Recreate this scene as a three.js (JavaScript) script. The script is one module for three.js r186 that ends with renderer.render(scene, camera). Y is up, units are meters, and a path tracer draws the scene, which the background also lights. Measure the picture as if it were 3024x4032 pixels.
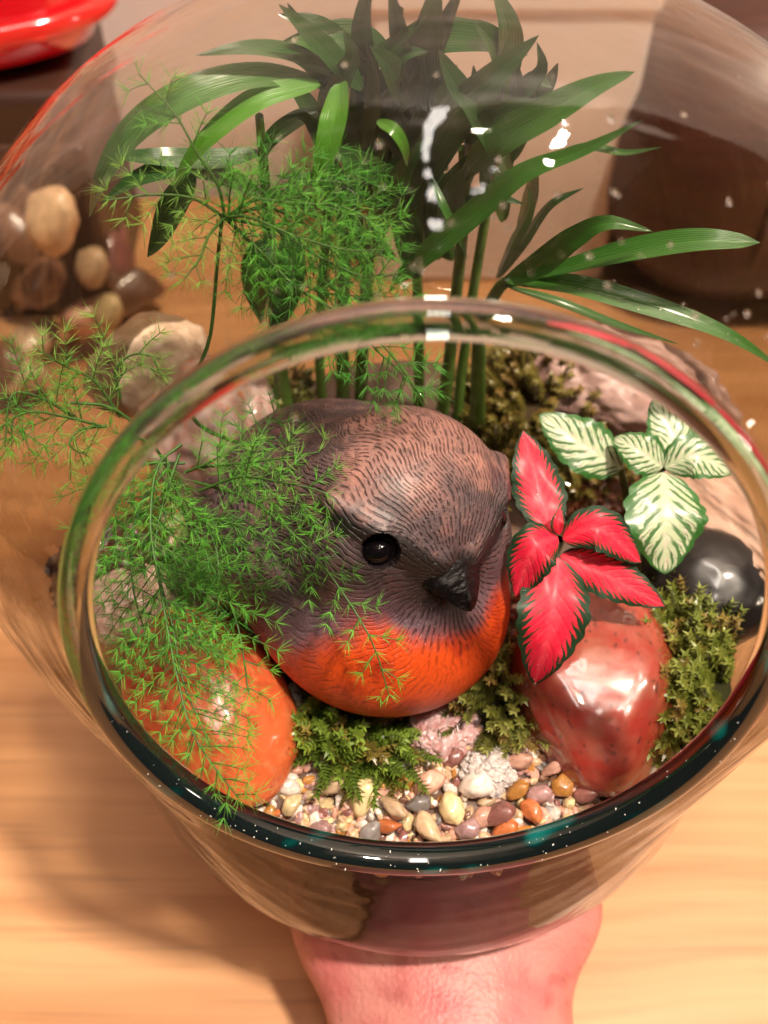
import * as THREE from 'three';
import { RoundedBoxGeometry } from 'three/addons/geometries/RoundedBoxGeometry.js';
import { mergeGeometries, mergeVertices } from 'three/addons/utils/BufferGeometryUtils.js';
import { ImprovedNoise } from 'three/addons/math/ImprovedNoise.js';
import { MarchingCubes } from 'three/addons/objects/MarchingCubes.js';
import { RectAreaLightUniformsLib } from 'three/addons/lights/RectAreaLightUniformsLib.js';

// ---------------------------------------------------------------- camera, light, exposure
const V = (x, y, z) => new THREE.Vector3(x, y, z);
const CM = 0.01, RAD = Math.PI / 180;
const scene = new THREE.Scene();
const FOCAL = 1050, PITCH = 52 * RAD, EYE = V(-0.011, 0.373, 0.17);
const camera = new THREE.PerspectiveCamera(2 * Math.atan(512 / FOCAL) / RAD, 768 / 1024, 0.01, 30);
camera.position.copy(EYE);
camera.rotation.set(-PITCH, 0, 0);
camera.focus = 0.236;
camera.userData.fStop = 11.5;
scene.add(camera);
scene.background = new THREE.Color(0.06, 0.047, 0.038);          // the dim warm room beyond

const renderer = new THREE.WebGLRenderer({ antialias: true });
renderer.toneMapping = THREE.LinearToneMapping;
renderer.toneMappingExposure = 1.0;
renderer.shadowMap.enabled = true;
RectAreaLightUniformsLib.init();

// ---------------------------------------------------------------- helpers
const perlin = new ImprovedNoise();
const n3 = (x, y, z) => perlin.noise(x + 31.7, y + 17.3, z + 5.9);
const fbm = (x, y, z, o = 4) => { let s = 0, a = 0.5, f = 1; for (let i = 0; i < o; i++) { s += a * n3(x * f, y * f, z * f); a *= 0.5; f *= 2.03; } return s; };
let seed = 7;
const reseed = (s) => { seed = s; };
const rnd = () => { seed = (seed + 0x6d2b79f5) | 0; let t = Math.imul(seed ^ (seed >>> 15), 1 | seed); t = (t + Math.imul(t ^ (t >>> 7), 61 | t)) ^ t; return ((t ^ (t >>> 14)) >>> 0) / 4294967296; };
const rr = (a, b) => a + (b - a) * rnd();
const clamp = THREE.MathUtils.clamp, lerp = THREE.MathUtils.lerp;
const sstep = (a, b, x) => { const t = clamp((x - a) / (b - a), 0, 1); return t * t * (3 - 2 * t); };
const mix3 = (a, b, t) => [lerp(a[0], b[0], t), lerp(a[1], b[1], t), lerp(a[2], b[2], t)];

const camD = V(0, -Math.sin(PITCH), -Math.cos(PITCH)), camU = V(0, Math.cos(PITCH), -Math.sin(PITCH));
const ray = (px, py) => camD.clone().add(V((px - 384) / FOCAL, 0, 0)).addScaledVector(camU, (512 - py) / FOCAL);
const atD = (px, py, depthCm) => ray(px, py).multiplyScalar(depthCm * CM).add(EYE);      // a place at a depth
const onY = (px, py, yCm) => { const r = ray(px, py); return r.multiplyScalar((yCm * CM - EYE.y) / r.y).add(EYE); };
const onZ = (px, py, zCm) => { const r = ray(px, py); return r.multiplyScalar((zCm * CM - EYE.z) / r.z).add(EYE); };

const used = {};
function numbered(name) { const k = (used[name] = (used[name] ?? -1) + 1); return k ? name + '_' + String(k).padStart(3, '0') : name; }
function tag(o, label, category, group, kind) {
  o.userData.label = label;
  if (category) o.userData.category = category;
  if (group) o.userData.group = group;
  if (kind) o.userData.kind = kind;
  return o;
}
function shadows(o) { o.castShadow = true; o.receiveShadow = true; return o; }
function thing(name, label, category, pos, group) {
  const o = new THREE.Group(); o.name = numbered(name); if (pos) o.position.copy(pos);
  scene.add(o); return tag(o, label, category, group);
}
function part(name, geo, mat, parent) {           // geometry in world metres -> local to the thing
  const m = shadows(new THREE.Mesh(geo, mat)); m.name = parent === scene ? numbered(name) : name;
  if (parent !== scene) {
    let p = parent; const off = V(0, 0, 0);
    while (p && p !== scene) { off.add(p.position); p = p.parent; }
    geo.translate(-off.x, -off.y, -off.z);
  }
  parent.add(m); return m;
}
const std = (o) => new THREE.MeshStandardMaterial(o);
const phy = (o) => new THREE.MeshPhysicalMaterial(o);
const lin = (r, g, b) => new THREE.Color().setRGB(r, g, b);

function texture(w, h, fn, srgb = false) {         // fn(u, v) -> [r, g, b] in 0..1 (linear unless srgb)
  const d = new Uint8Array(w * h * 4);
  for (let j = 0; j < h; j++) for (let i = 0; i < w; i++) {
    const c = fn((i + 0.5) / w, (j + 0.5) / h), o = (j * w + i) * 4;
    for (let k = 0; k < 3; k++) d[o + k] = clamp(Math.round(c[k] * 255), 0, 255);
    d[o + 3] = 255;
  }
  const t = new THREE.DataTexture(d, w, h, THREE.RGBAFormat);
  t.magFilter = THREE.LinearFilter; t.minFilter = THREE.LinearFilter; t.wrapS = t.wrapT = THREE.RepeatWrapping;
  if (srgb) t.colorSpace = THREE.SRGBColorSpace;
  t.needsUpdate = true; return t;
}
function gridGeo(nu, nv, fn, closedU = false) {      // fn(i/nu, j/nv) -> {p, uv?, c?}
  const pos = [], uv = [], col = [], idx = []; let hasC = false;
  for (let j = 0; j <= nv; j++) for (let i = 0; i <= nu; i++) {
    const q = fn(i / nu, j / nv); pos.push(q.p.x, q.p.y, q.p.z); const t = q.uv ?? [i / nu, j / nv]; uv.push(t[0], t[1]);
    if (q.c) { hasC = true; col.push(...q.c); }
  }
  const w = nu + 1;
  for (let j = 0; j < nv; j++) for (let i = 0; i < nu; i++) { const a = j * w + i, b = a + 1, c = a + w, d = c + 1; idx.push(a, b, d, a, d, c); }
  const g = new THREE.BufferGeometry();
  g.setAttribute('position', new THREE.Float32BufferAttribute(pos, 3)); g.setAttribute('uv', new THREE.Float32BufferAttribute(uv, 2));
  if (hasC) g.setAttribute('color', new THREE.Float32BufferAttribute(col, 3));
  g.setIndex(idx); g.computeVertexNormals();
  if (closedU) {
    const N = g.attributes.normal;
    for (let j = 0; j <= nv; j++) {
      const a = j * w, b = a + nu, n = V(N.getX(a) + N.getX(b), N.getY(a) + N.getY(b), N.getZ(a) + N.getZ(b)).normalize();
      N.setXYZ(a, n.x, n.y, n.z); N.setXYZ(b, n.x, n.y, n.z);
    }
  }
  return g;
}
const curve = (pts) => new THREE.CatmullRomCurve3(pts, false, 'centripetal');
function tube(pts, r0, r1, seg = 24, rad = 7) {
  const c = curve(pts), fr = c.computeFrenetFrames(seg, false);
  return gridGeo(rad, seg, (u, v) => {
    const k = Math.round(v * seg), p = c.getPointAt(v), a = -u * 2 * Math.PI, r = lerp(r0, r1, v);
    return { p: p.addScaledVector(fr.normals[k], Math.cos(a) * r).addScaledVector(fr.binormals[k], Math.sin(a) * r) };
  }, true);
}
// A blade along a curve: width profile, V-fold, ripple. 'face' is the direction its upper side turns to.
function blade(pts, width, face, o = {}) {
  const { fold = 0.25, seg = 28, cross = 6, profile = (t) => Math.pow(Math.sin(Math.PI * Math.min(1, 0.06 + 0.94 * Math.pow(t, 0.75))), 0.8), ripple = 0, twist = 0, scallop = 0, curl = 0, sd = 0 } = o;
  const c = curve(pts);
  return gridGeo(cross, seg, (u, v) => {
    const p = c.getPointAt(v), t = c.getTangentAt(v);
    const side = V(0, 0, 0).crossVectors(t, face).normalize(), up = V(0, 0, 0).crossVectors(side, t).normalize();
    side.applyAxisAngle(t, twist * v); up.applyAxisAngle(t, twist * v);
    const s = u * 2 - 1; let w = width * 0.5 * profile(v);
    if (scallop) w *= 1 + scallop * (Math.abs(Math.sin(v * 22 + sd)) - 0.6) * Math.abs(s);
    const lift = fold * w * Math.abs(s) - curl * w * s * s + ripple * w * Math.sin(v * 14 + sd + s * 2.5) * Math.abs(s);
    return { p: p.addScaledVector(side, s * w).addScaledVector(up, lift), uv: [u, v] };
  });
}
// A stone: a sphere pushed about by noise, coloured by a function of place.
function stoneGeo(o) {
  const { r, sd = 0, rough = 0.12, freq = 1.2, fine = 0.01, detail = 5, color, planes = [], hard = 0.6, soft = 0.16 } = o;
  let g = new THREE.IcosahedronGeometry(1, detail); g.deleteAttribute('uv'); g.deleteAttribute('normal'); g = mergeVertices(g, 1e-5);
  const P = g.attributes.position, col = [];
  for (let i = 0; i < P.count; i++) {
    const d = V(P.getX(i), P.getY(i), P.getZ(i)).normalize();
    let k = 1 + rough * 2 * fbm(d.x * freq + sd, d.y * freq, d.z * freq - sd, 3) + fine * fbm(d.x * 9 + sd, d.y * 9, d.z * 9, 3) * 2;
    for (const [nx, ny, nz, off] of planes) { const h = d.x * nx + d.y * ny + d.z * nz; if (h > 0) { const lim = off / h; const w = soft, t = clamp(0.5 + (k - lim) / (2 * w), 0, 1); k = lerp(k, lim, t * hard) - w * t * (1 - t) * hard * 0.5; } }
    P.setXYZ(i, d.x * k * r[0], d.y * k * r[1], d.z * k * r[2]);
    if (color) col.push(...color(d, k));
  }
  if (color) g.setAttribute('color', new THREE.Float32BufferAttribute(col, 3));
  g.computeVertexNormals(); return g;
}
const place = (g, pos, e = [0, 0, 0]) => { g.applyMatrix4(new THREE.Matrix4().compose(pos, new THREE.Quaternion().setFromEuler(new THREE.Euler(...e)), V(1, 1, 1))); return g; };

// ---------------------------------------------------------------- lamp
const LAMP = V(0.62, 2.25, 0.34), AIM = V(0, 0.16, 0);
{
  const t = thing('ceiling_lamp', 'flat white ceiling lamp with rows of small bright diodes above the bowl', 'lamp', LAMP);
  t.lookAt(AIM); 
  const box = shadows(new THREE.Mesh(new RoundedBoxGeometry(0.19, 0.19, 0.04, 3, 0.008), std({ color: 0xeeeeee, roughness: 0.5 }))); box.name = 'housing'; box.position.z = -0.025; t.add(box);
  const em = std({ color: 0xffffff, emissive: 0xfff0dd, emissiveIntensity: 6 }), geo = new THREE.CylinderGeometry(0.0055, 0.0055, 0.004, 12); geo.rotateX(Math.PI / 2);
  for (let i = 0; i < 4; i++) for (let j = 0; j < 4; j++) { const d = new THREE.Mesh(geo, em); d.name = 'lamp_diode'; d.position.set(-0.054 + i * 0.036, -0.054 + j * 0.036, -0.003); t.add(d); }
  const l = new THREE.RectAreaLight(new THREE.Color(1, 0.87, 0.74), 1320, 0.14, 0.14); l.name = 'lamp_light';
  l.position.copy(LAMP).addScaledVector(AIM.clone().sub(LAMP).normalize(), 0.012); l.lookAt(AIM); scene.add(l);
  const S3 = V(0.10, 2.27, 0.05), A3 = V(0, 0.16, 0.02), st = thing('strip_lamp', 'long narrow ceiling lamp with a row of bright diodes straight above the bowl', 'lamp', S3); st.up.set(0, 0, -1); st.lookAt(A3);
  const hs = shadows(new THREE.Mesh(new RoundedBoxGeometry(0.22, 1.76, 0.04, 3, 0.008), std({ color: 0xeeeeee, roughness: 0.5 }))); hs.name = 'housing'; hs.position.z = -0.025; st.add(hs);
  for (let i = 0; i < 26; i++) for (const x of [-0.05, 0.05]) { const d = new THREE.Mesh(geo, em); d.name = 'lamp_diode'; d.position.set(x, -0.825 + i * 0.066, -0.003); st.add(d); }
  const l3 = new THREE.RectAreaLight(new THREE.Color(1, 0.92, 0.84), 18, 0.19, 1.7); l3.name = 'strip_lamp_light'; l3.up.set(0, 0, -1);
  l3.position.copy(S3).addScaledVector(A3.clone().sub(S3).normalize(), 0.012); l3.lookAt(A3); scene.add(l3);
  const S2 = V(0.62, 0.34, 0.16), s = thing('side_lamp', 'small round lamp to the right of the bowl shining sideways', 'lamp', S2); s.lookAt(AIM);
  const sh = new THREE.LatheGeometry([[0.012, -0.07], [0.02, -0.065], [0.036, -0.02], [0.040, 0], [0.038, 0], [0.034, -0.02], [0.018, -0.058]].map(([x, y]) => new THREE.Vector2(x, y)), 32); sh.rotateX(Math.PI / 2);
  const shade = shadows(new THREE.Mesh(sh, std({ color: 0xddd6cc, roughness: 0.4, side: THREE.DoubleSide }))); shade.name = 'lamp_shade'; s.add(shade);
  const bulb = new THREE.Mesh(new THREE.CylinderGeometry(0.03, 0.03, 0.003, 24).rotateX(Math.PI / 2), em); bulb.name = 'lamp_diode'; bulb.position.z = -0.008; s.add(bulb);
  const l2 = new THREE.RectAreaLight(new THREE.Color(1, 0.88, 0.76), 52, 0.05, 0.05); l2.name = 'side_lamp_light';
  l2.position.copy(S2).addScaledVector(AIM.clone().sub(S2).normalize(), 0.004); l2.lookAt(AIM); scene.add(l2);
}

// ---------------------------------------------------------------- table, wall
{
  const grain = (u, v) => {
    const x = u * 6, z = v * 150;
    const wave = 0.9 * fbm(x * 0.7, v * 3, 2.2, 3);
    const broad = fbm(x * 0.35, v * 34 + wave * 1.5, 7.1, 3), fine = fbm(x * 1.1, z + wave * 6, 3.3, 3), pore = fbm(x * 3.2, z * 2.6, 9.4, 2);
    let k = 0.45 + 0.95 * broad + 0.6 * fine; const dark = sstep(0.14, 0.34, pore) * 0.35;
    const c = mix3([0.68, 0.355, 0.16], [0.39, 0.155, 0.05], clamp(k, 0, 1));
    return c.map((q) => q * (1 - dark * 0.45));
  };
  const toS = (c) => (c <= 0.0031308 ? 12.92 * c : 1.055 * Math.pow(c, 1 / 2.4) - 0.055);
  const map = texture(1536, 1536, (u, v) => grain(u, v).map(toS), true);
  const t = thing('wooden_table', 'light oak wooden table with fine straight grain under the glass bowl', 'table', V(0, 0, 0));
  const g = new RoundedBoxGeometry(1.3, 0.03, 0.96, 4, 0.006); g.translate(0, -0.015, 0.12);
  const P = g.attributes.position, U = g.attributes.uv; for (let i = 0; i < P.count; i++) U.setXY(i, (P.getX(i) + 0.65) / 1.3, (P.getZ(i) + 0.4) / 1.0);
  part('tabletop', g, std({ map, roughness: 0.42 }), t);
  const leg = std({ color: lin(0.55, 0.31, 0.12), roughness: 0.5 });
  for (const [x, z] of [[-0.58, -0.29], [0.58, -0.29], [-0.58, 0.53], [0.58, 0.53]]) { const b = new RoundedBoxGeometry(0.06, 0.7, 0.06, 2, 0.005); b.translate(x, -0.381, z); part('leg', b, leg, t); }

  const wallMat = std({ color: lin(0.78, 0.67, 0.61), roughness: 0.8, bumpMap: texture(256, 256, (u, v) => { const h = 0.5 + fbm(u * 30, v * 30, 1, 3); return [h, h, h]; }), bumpScale: 0.0006 });
  const w = new THREE.BoxGeometry(2.6, 3.2, 0.04); w.translate(0, 0.85, -0.395);
  const wall = part('wall', w, wallMat, scene); wall.userData.kind = 'structure'; wall.userData.label = 'pale pinkish white wall behind the table';
  const f = new THREE.BoxGeometry(2.4, 0.02, 2.4); f.translate(0, -0.742, 0.78);
  const ce = new THREE.BoxGeometry(2.6, 0.04, 2.6); ce.translate(0, 2.42, 0.9); part('ceiling', ce, std({ color: lin(0.85, 0.76, 0.68), roughness: 0.9 }), scene).userData.kind = 'structure';
  const fl = part('floor', f, std({ color: lin(0.18, 0.12, 0.09), roughness: 0.8 }), scene); fl.userData.kind = 'structure';
  const tr = new RoundedBoxGeometry(0.03, 0.6, 0.012, 3, 0.004); tr.translate(-0.238, 0.30, -0.369);
  tag(part('wall_trim', tr, std({ color: lin(0.72, 0.55, 0.42), roughness: 0.45 }), scene), 'narrow cream upright trim strip on the wall right of the red tub', 'trim');
}

// ---------------------------------------------------------------- the things standing behind the bowl
{
  const c = onZ(-48, 42, -29.5), red = phy({ color: lin(0.80, 0.008, 0.02), roughness: 0.12, clearcoat: 1, clearcoatRoughness: 0.05 });
  const rim = phy({ color: lin(0.85, 0.04, 0.03), roughness: 0.1, transmission: 0.35, clearcoat: 1 });
  const bx = V(c.x - 0.015, 0, -0.293), by = c.y;
  const b = thing('brown_box', 'dark brown wooden box under the red tub at upper left', 'box', bx);
  const bg = new RoundedBoxGeometry(0.15, by, 0.085, 4, 0.006); bg.translate(bx.x, by / 2, bx.z); part('body', bg, std({ color: lin(0.045, 0.02, 0.012), roughness: 0.35 }), b);
  const lg = new RoundedBoxGeometry(0.156, 0.012, 0.09, 3, 0.003); lg.translate(bx.x, by - 0.03, bx.z); part('lid_band', lg, std({ color: lin(0.07, 0.03, 0.018), roughness: 0.3 }), b);
  const t = thing('red_tub', 'glossy red plastic tub with pale label standing on brown box', 'tub', V(bx.x, by, bx.z));
  const prof = [[0.0, 0], [0.062, 0], [0.078, 0.006], [0.084, 0.02], [0.086, 0.075], [0.083, 0.08], [0, 0.081]].map(([x, y]) => new THREE.Vector2(x, y + 0.0005));
  const lt = new THREE.LatheGeometry(prof, 64); lt.scale(1.05, 1, 0.5); lt.translate(bx.x, by, bx.z); part('body', lt, red, t);
  const lip = new THREE.TorusGeometry(0.0865, 0.005, 12, 72); lip.rotateX(Math.PI / 2); lip.scale(1.05, 1, 0.52); lip.translate(bx.x, by + 0.022, bx.z); part('lip', lip, rim, t);
  const pl = new RoundedBoxGeometry(0.022, 0.02, 0.003, 3, 0.0014); pl.translate(bx.x + 0.052, by + 0.07, bx.z + 0.0365); part('pale_label', pl, std({ color: lin(0.8, 0.7, 0.6), roughness: 0.4 }), t);

  // brown chest at the right, seen through the glass
  const k = thing('brown_bag', 'soft dark brown rounded bag standing behind the bowl at right', 'bag', V(0.235, 0, -0.30));
  const map = texture(512, 512, (u, v) => { const q = 0.5 + fbm(u * 2, v * 26, 3, 4); return mix3([0.20, 0.10, 0.07], [0.34, 0.18, 0.12], clamp(q, 0, 1)); }, true);
  const cg = new RoundedBoxGeometry(0.27, 0.15, 0.14, 12, 0.062); cg.translate(0.235, 0.0725, -0.30); part('body', cg, std({ map, roughness: 0.4 }), k);
  for (const x of [0.165, 0.30]) { const b = new THREE.TorusGeometry(0.0735, 0.004, 8, 60); b.scale(1, 1.025, 0.6); b.rotateY(Math.PI / 2); b.scale(1, 1, 0.965); b.translate(x, 0.0755, -0.30); part('strap', b, std({ color: lin(0.10, 0.05, 0.035), roughness: 0.5 }), k); }
}

{
  const t = thing('pale_carton', 'pale pinkish white carton standing behind the palm beside the brown bag', 'carton', V(0.045, 0, -0.315)), m = std({ color: lin(0.80, 0.68, 0.63), roughness: 0.6 });
  const b = new RoundedBoxGeometry(0.125, 0.15, 0.07, 4, 0.004); b.translate(0.045, 0.075, -0.315); part('body', b, m, t);
  const l = new RoundedBoxGeometry(0.129, 0.022, 0.074, 4, 0.004); l.translate(0.045, 0.158, -0.315); part('lid', l, m, t);
}

// ---------------------------------------------------------------- pebbles: shapes and tones shared
reseed(11);
const pebbleShapes = [];
for (let i = 0; i < 12; i++) pebbleShapes.push(stoneGeo({ hard: 0.75, soft: 0.1, planes: Array.from({ length: 6 }, () => { const d = V(rr(-1, 1), rr(-1, 1), rr(-1, 1)).normalize(); return [d.x, d.y, d.z, rr(0.62, 0.85)]; }), r: [1, rr(0.55, 0.72), rr(0.5, 0.85)], sd: i * 7.7, rough: 0.2, freq: 1.4, fine: 0.045, detail: 4, color: (d) => { const k = 0.9 + 0.75 * fbm(d.x * 3 + i, d.y * 3, d.z * 3, 4); return [k, k * (0.97 + 0.1 * fbm(d.x * 2, d.y * 2, d.z * 2 + i, 2)), k * 0.95]; } }));
const speck = (a, b, f, seedv) => texture(128, 128, (u, v) => mix3(a, b, clamp(0.5 + 1.3 * fbm(u * f, v * f, seedv, 4), 0, 1)));
const tones = {
  cream: [0.74, 0.57, 0.30], beige: [0.62, 0.43, 0.26], pink: [0.66, 0.36, 0.26], white: [0.74, 0.65, 0.56], amber: [0.50, 0.22, 0.045], orange: [0.52, 0.15, 0.045],
  maroon: [0.28, 0.11, 0.09], grey: [0.22, 0.195, 0.18], brown: [0.19, 0.09, 0.05], violet: [0.40, 0.23, 0.22],
};
const pebbleMats = {};
for (const [k, c] of Object.entries(tones)) pebbleMats[k] = [0.85, 1.12].map((f) => phy({ color: lin(...c.map((q) => Math.min(0.9, q * f))), vertexColors: true, roughness: 0.45, clearcoat: 0.55, clearcoatRoughness: 0.15 }));
function pebble(name, pos, s, tone, label, group, shape, rot) {
  const m = shadows(new THREE.Mesh(pebbleShapes[shape ?? Math.floor(rnd() * 12)], pebbleMats[tone][Math.floor(rnd() * 2)]));
  m.name = numbered(name); m.position.copy(pos); m.scale.setScalar(s); m.rotation.set(...(rot ?? [rr(0, 6.3), rr(0, 6.3), rr(0, 6.3)]));
  scene.add(m); return tag(m, label, 'pebble', group);
}
// an added heap of pebbles, standing in for gravel mirrored in the left glass
{
  reseed(21);
  const names = { brown: 'brown', beige: 'beige', cream: 'cream', maroon: 'dark red', grey: 'dark grey', pink: 'pinkish' };
  const seq = ['brown', 'brown', 'maroon', 'brown', 'brown', 'beige', 'brown', 'brown', 'pink', 'brown', 'grey', 'brown', 'cream', 'brown'];
  for (let i = 0; i < 84; i++) {
    const a = rr(0, 6.3), q = Math.sqrt(rnd()), x = -0.225 + Math.cos(a) * q * 0.095, z = -0.25 + Math.sin(a) * q * 0.095;
    const r = rr(0.011, 0.018), tone = seq[i % seq.length], y = r * 0.62 + Math.max(0, 1 - q) * 0.11 * (0.55 + 0.45 * rnd());
    const where = y > 0.04 ? 'on top of' : x < -0.225 ? 'at the left of' : 'at the right of';
    pebble('pebble', V(x, y, z), r, tone, names[tone] + ' pebble ' + where + ' the added heap behind bowl imitating a glass reflection', names[tone] + ' pebbles ' + where + ' the added heap behind the bowl');
  }
}

for (const [px, py, y, r, tone, l] of [[52, 222, 9.5, 0.021, 'beige', 'large pale beige pebble lying highest on the added heap behind the left of the bowl'], [108, 312, 3.5, 0.013, 'cream', 'cream pebble at the near foot of the added heap behind the bowl'], [92, 268, 6.0, 0.014, 'beige', 'pale beige pebble halfway down the near side of the added heap']]) pebble('pebble', onY(px, py, y), r * 0.85, tone, l, undefined, 3, [0.2, 0.6, 1.2]);

// ---------------------------------------------------------------- glass bowl
const BK = [[7.28, 0], [7.3, 8.3], [7.42, 8.75], [7.75, 9.05], [8.4, 9.17], [10, 9.22], [12, 9.36], [14, 9.75], [16, 10.3], [18, 10.7], [20, 10.8], [22, 10.6]];
function bowlR(y) {
  if (y <= BK[0][0] || y >= 28.8) return 0;
  if (y > 20) return 10.8 * Math.pow(1 - Math.pow((y - 20) / 8.8, 2.05), 1 / 2.05);
  let i = 0; while (BK[i + 1][0] < y) i++;
  const [a, ra] = BK[i], [b, rb] = BK[i + 1], t = (y - a) / (b - a);
  if (i < 3) return lerp(ra, rb, t);
  const r0 = BK[i - 1][1], r3 = BK[i + 2][1], y0 = BK[i - 1][0], y3 = BK[i + 2][0];
  const m1 = (rb - r0) / (b - y0) * (b - a), m2 = (r3 - ra) / (y3 - a) * (b - a), t2 = t * t, t3 = t2 * t;
  return (2 * t3 - 3 * t2 + 1) * ra + (t3 - 2 * t2 + t) * m1 + (-2 * t3 + 3 * t2) * rb + (t3 - t2) * m2;
}
const C0 = V(0, 18, 0);                                          // cm
const RIM_C = V(-0.28, 20.35, 6.8), RIM_U = V(0, 13.1, -4).normalize(), RIM_N = V(0, 4, 13.1).normalize(), RIM_R = 6.5;
function bowlHit(d) {                                            // distance from C0 to the bowl's wall along d
  let a = 0, b = 14;
  for (let i = 0; i < 34; i++) { const t = (a + b) / 2, r = Math.hypot(d.x * t, d.z * t), y = C0.y + d.y * t; if (r < bowlR(y)) a = t; else b = t; }
  return a;
}
const rimPoint = (al, rad = RIM_R, ax = 0) => RIM_C.clone().addScaledVector(V(1, 0, 0), Math.cos(al) * rad).addScaledVector(RIM_U, Math.sin(al) * rad).addScaledVector(RIM_N, ax);
const bowl = thing('glass_bowl', 'clear round glass terrarium bowl with wide side opening and thick green rim', 'bowl', V(0, 0.0728, 0));
{
  const wob = texture(512, 1024, (u, v) => { const cu = Math.cos(u * 6.283), su = Math.sin(u * 6.283), h = 0.5 + 0.7 * fbm(cu * 2.2, su * 2.2 + 5, v * 5, 3) + 0.055 * n3(cu * 3, su * 3, v * 46) + 0.03 * n3(cu * 6, su * 6 + 3, v * 95); return [h, h, h]; });
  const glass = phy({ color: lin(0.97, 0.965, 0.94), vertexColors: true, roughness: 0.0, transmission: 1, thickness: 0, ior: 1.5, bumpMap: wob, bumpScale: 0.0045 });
  const g = gridGeo(200, 130, (u, v) => {
    const al = -u * 2 * Math.PI, Q = rimPoint(al, RIM_R + 0.02, -0.3).sub(C0), qd = Q.clone().normalize(), R0 = Q.length();
    const t = Math.pow(v, 1.25), end = RIM_N.clone().negate(), om = Math.acos(clamp(qd.dot(end), -1, 1)), s = Math.sin(om);
    const d = v >= 1 ? end : qd.clone().multiplyScalar(Math.sin((1 - t) * om) / s).addScaledVector(end, Math.sin(t * om) / s).normalize();
    const R = lerp(R0, bowlHit(d), sstep(0, 0.38, t * om));
    const p = d.multiplyScalar(R).add(C0), q = sstep(16.5, 24, p.y), k = lerp(0.50, 0.97, q);      // tint darkened towards the base, standing in for refracted shade on the table
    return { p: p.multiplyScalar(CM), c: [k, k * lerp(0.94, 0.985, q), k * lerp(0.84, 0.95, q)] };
  }, true);
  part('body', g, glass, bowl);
  // the rim: one solid ring; its inward face carries the glass's dark shade as paint
  const HR = 0.30, HA = 0.36, N = 240, M = 48;
  const ringPt = (al, ps) => { const cr = Math.cos(ps), sa = Math.sin(ps), e = 0.8; return rimPoint(al, RIM_R + HR * Math.sign(cr) * Math.abs(cr) ** e, HA * Math.sign(sa) * Math.abs(sa) ** e).multiplyScalar(CM); };
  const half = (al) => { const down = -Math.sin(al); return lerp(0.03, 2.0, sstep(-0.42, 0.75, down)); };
  const mid = 2.36;
  const arc = (from, to) => (u, v) => { const al = u * 2 * Math.PI; return { p: ringPt(al, lerp(from(al), to(al), v)), uv: [u, v] }; };
  const clear = gridGeo(N, M, arc((a) => mid + half(a), (a) => mid + 2 * Math.PI - half(a)), true);
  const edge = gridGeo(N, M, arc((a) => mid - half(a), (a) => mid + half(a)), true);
  const rimGlass = phy({ color: lin(0.97, 0.99, 0.97), roughness: 0.0, transmission: 1, thickness: 0.006, ior: 1.5, attenuationColor: lin(0.55, 0.72, 0.55), attenuationDistance: 0.03 });
  part('rim', clear, rimGlass, bowl);
  const paintedGlint = texture(1024, 64, (u, v) => { const s = sstep(0.12, 0.42, fbm(u * 26, v * 1.6, 3.1, 2)) * sstep(0.1, 0.3, v) * sstep(1, 0.7, v); return mix3([0.002, 0.006, 0.006], [0.0, 0.20, 0.185], s); });  // teal glints painted over the near-black shade colour
  part('rim_painted_shade', edge, phy({ color: 0xffffff, map: paintedGlint, roughness: 0.05, clearcoat: 1, clearcoatRoughness: 0.02, ior: 1.5 }), bowl);
  // dust on the rim, drops on the inside of the dome
  reseed(5);
  const dust = new THREE.InstancedMesh(new THREE.IcosahedronGeometry(1, 0), std({ color: 0xf2eee6, roughness: 0.8 }), 70); dust.name = 'dust_speck'; dust.userData.kind = 'stuff';
  const M4 = new THREE.Matrix4(), q = new THREE.Quaternion();
  for (let i = 0; i < 70; i++) {
    const al = rr(Math.PI * 1.08, Math.PI * 1.92), ps = rr(1.3, 3.2), p = ringPt(al, ps).sub(bowl.position); q.setFromEuler(new THREE.Euler(rr(0, 6), rr(0, 6), rr(0, 6)));
    const s = rr(0.00006, 0.00016), long = rnd() < 0.3 ? rr(2, 5) : 1; dust.setMatrixAt(i, M4.compose(p, q, V(s * long, s, s)));
  }
  bowl.add(dust);
  const drop = new THREE.SphereGeometry(1, 14, 10), nd = 80;
  const drops = new THREE.InstancedMesh(drop, phy({ color: 0xffffff, roughness: 0, transmission: 1, thickness: 0.001, ior: 1.33 }), nd); drops.name = 'water_drop'; drops.userData.kind = 'stuff';
  for (let i = 0; i < nd; i++) {
    const al = rr(0.1, Math.PI * 0.9) , d = rimPoint(al, RIM_R).sub(C0).normalize().lerp(V(rr(-0.3, 0.9), 1.0, rr(-0.2, 0.7)).normalize(), rr(0.12, 0.9)).normalize();
    const R = bowlHit(d) - 0.03, p = d.clone().multiplyScalar(R).add(C0).multiplyScalar(CM);
    q.setFromUnitVectors(V(0, 0, 1), d); const s = rr(0.0002, 0.00055); drops.setMatrixAt(i, M4.compose(p.sub(bowl.position), q, V(s, s * rr(0.9, 1.2), s * 0.55)));
  }
  bowl.add(drops);
}

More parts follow.
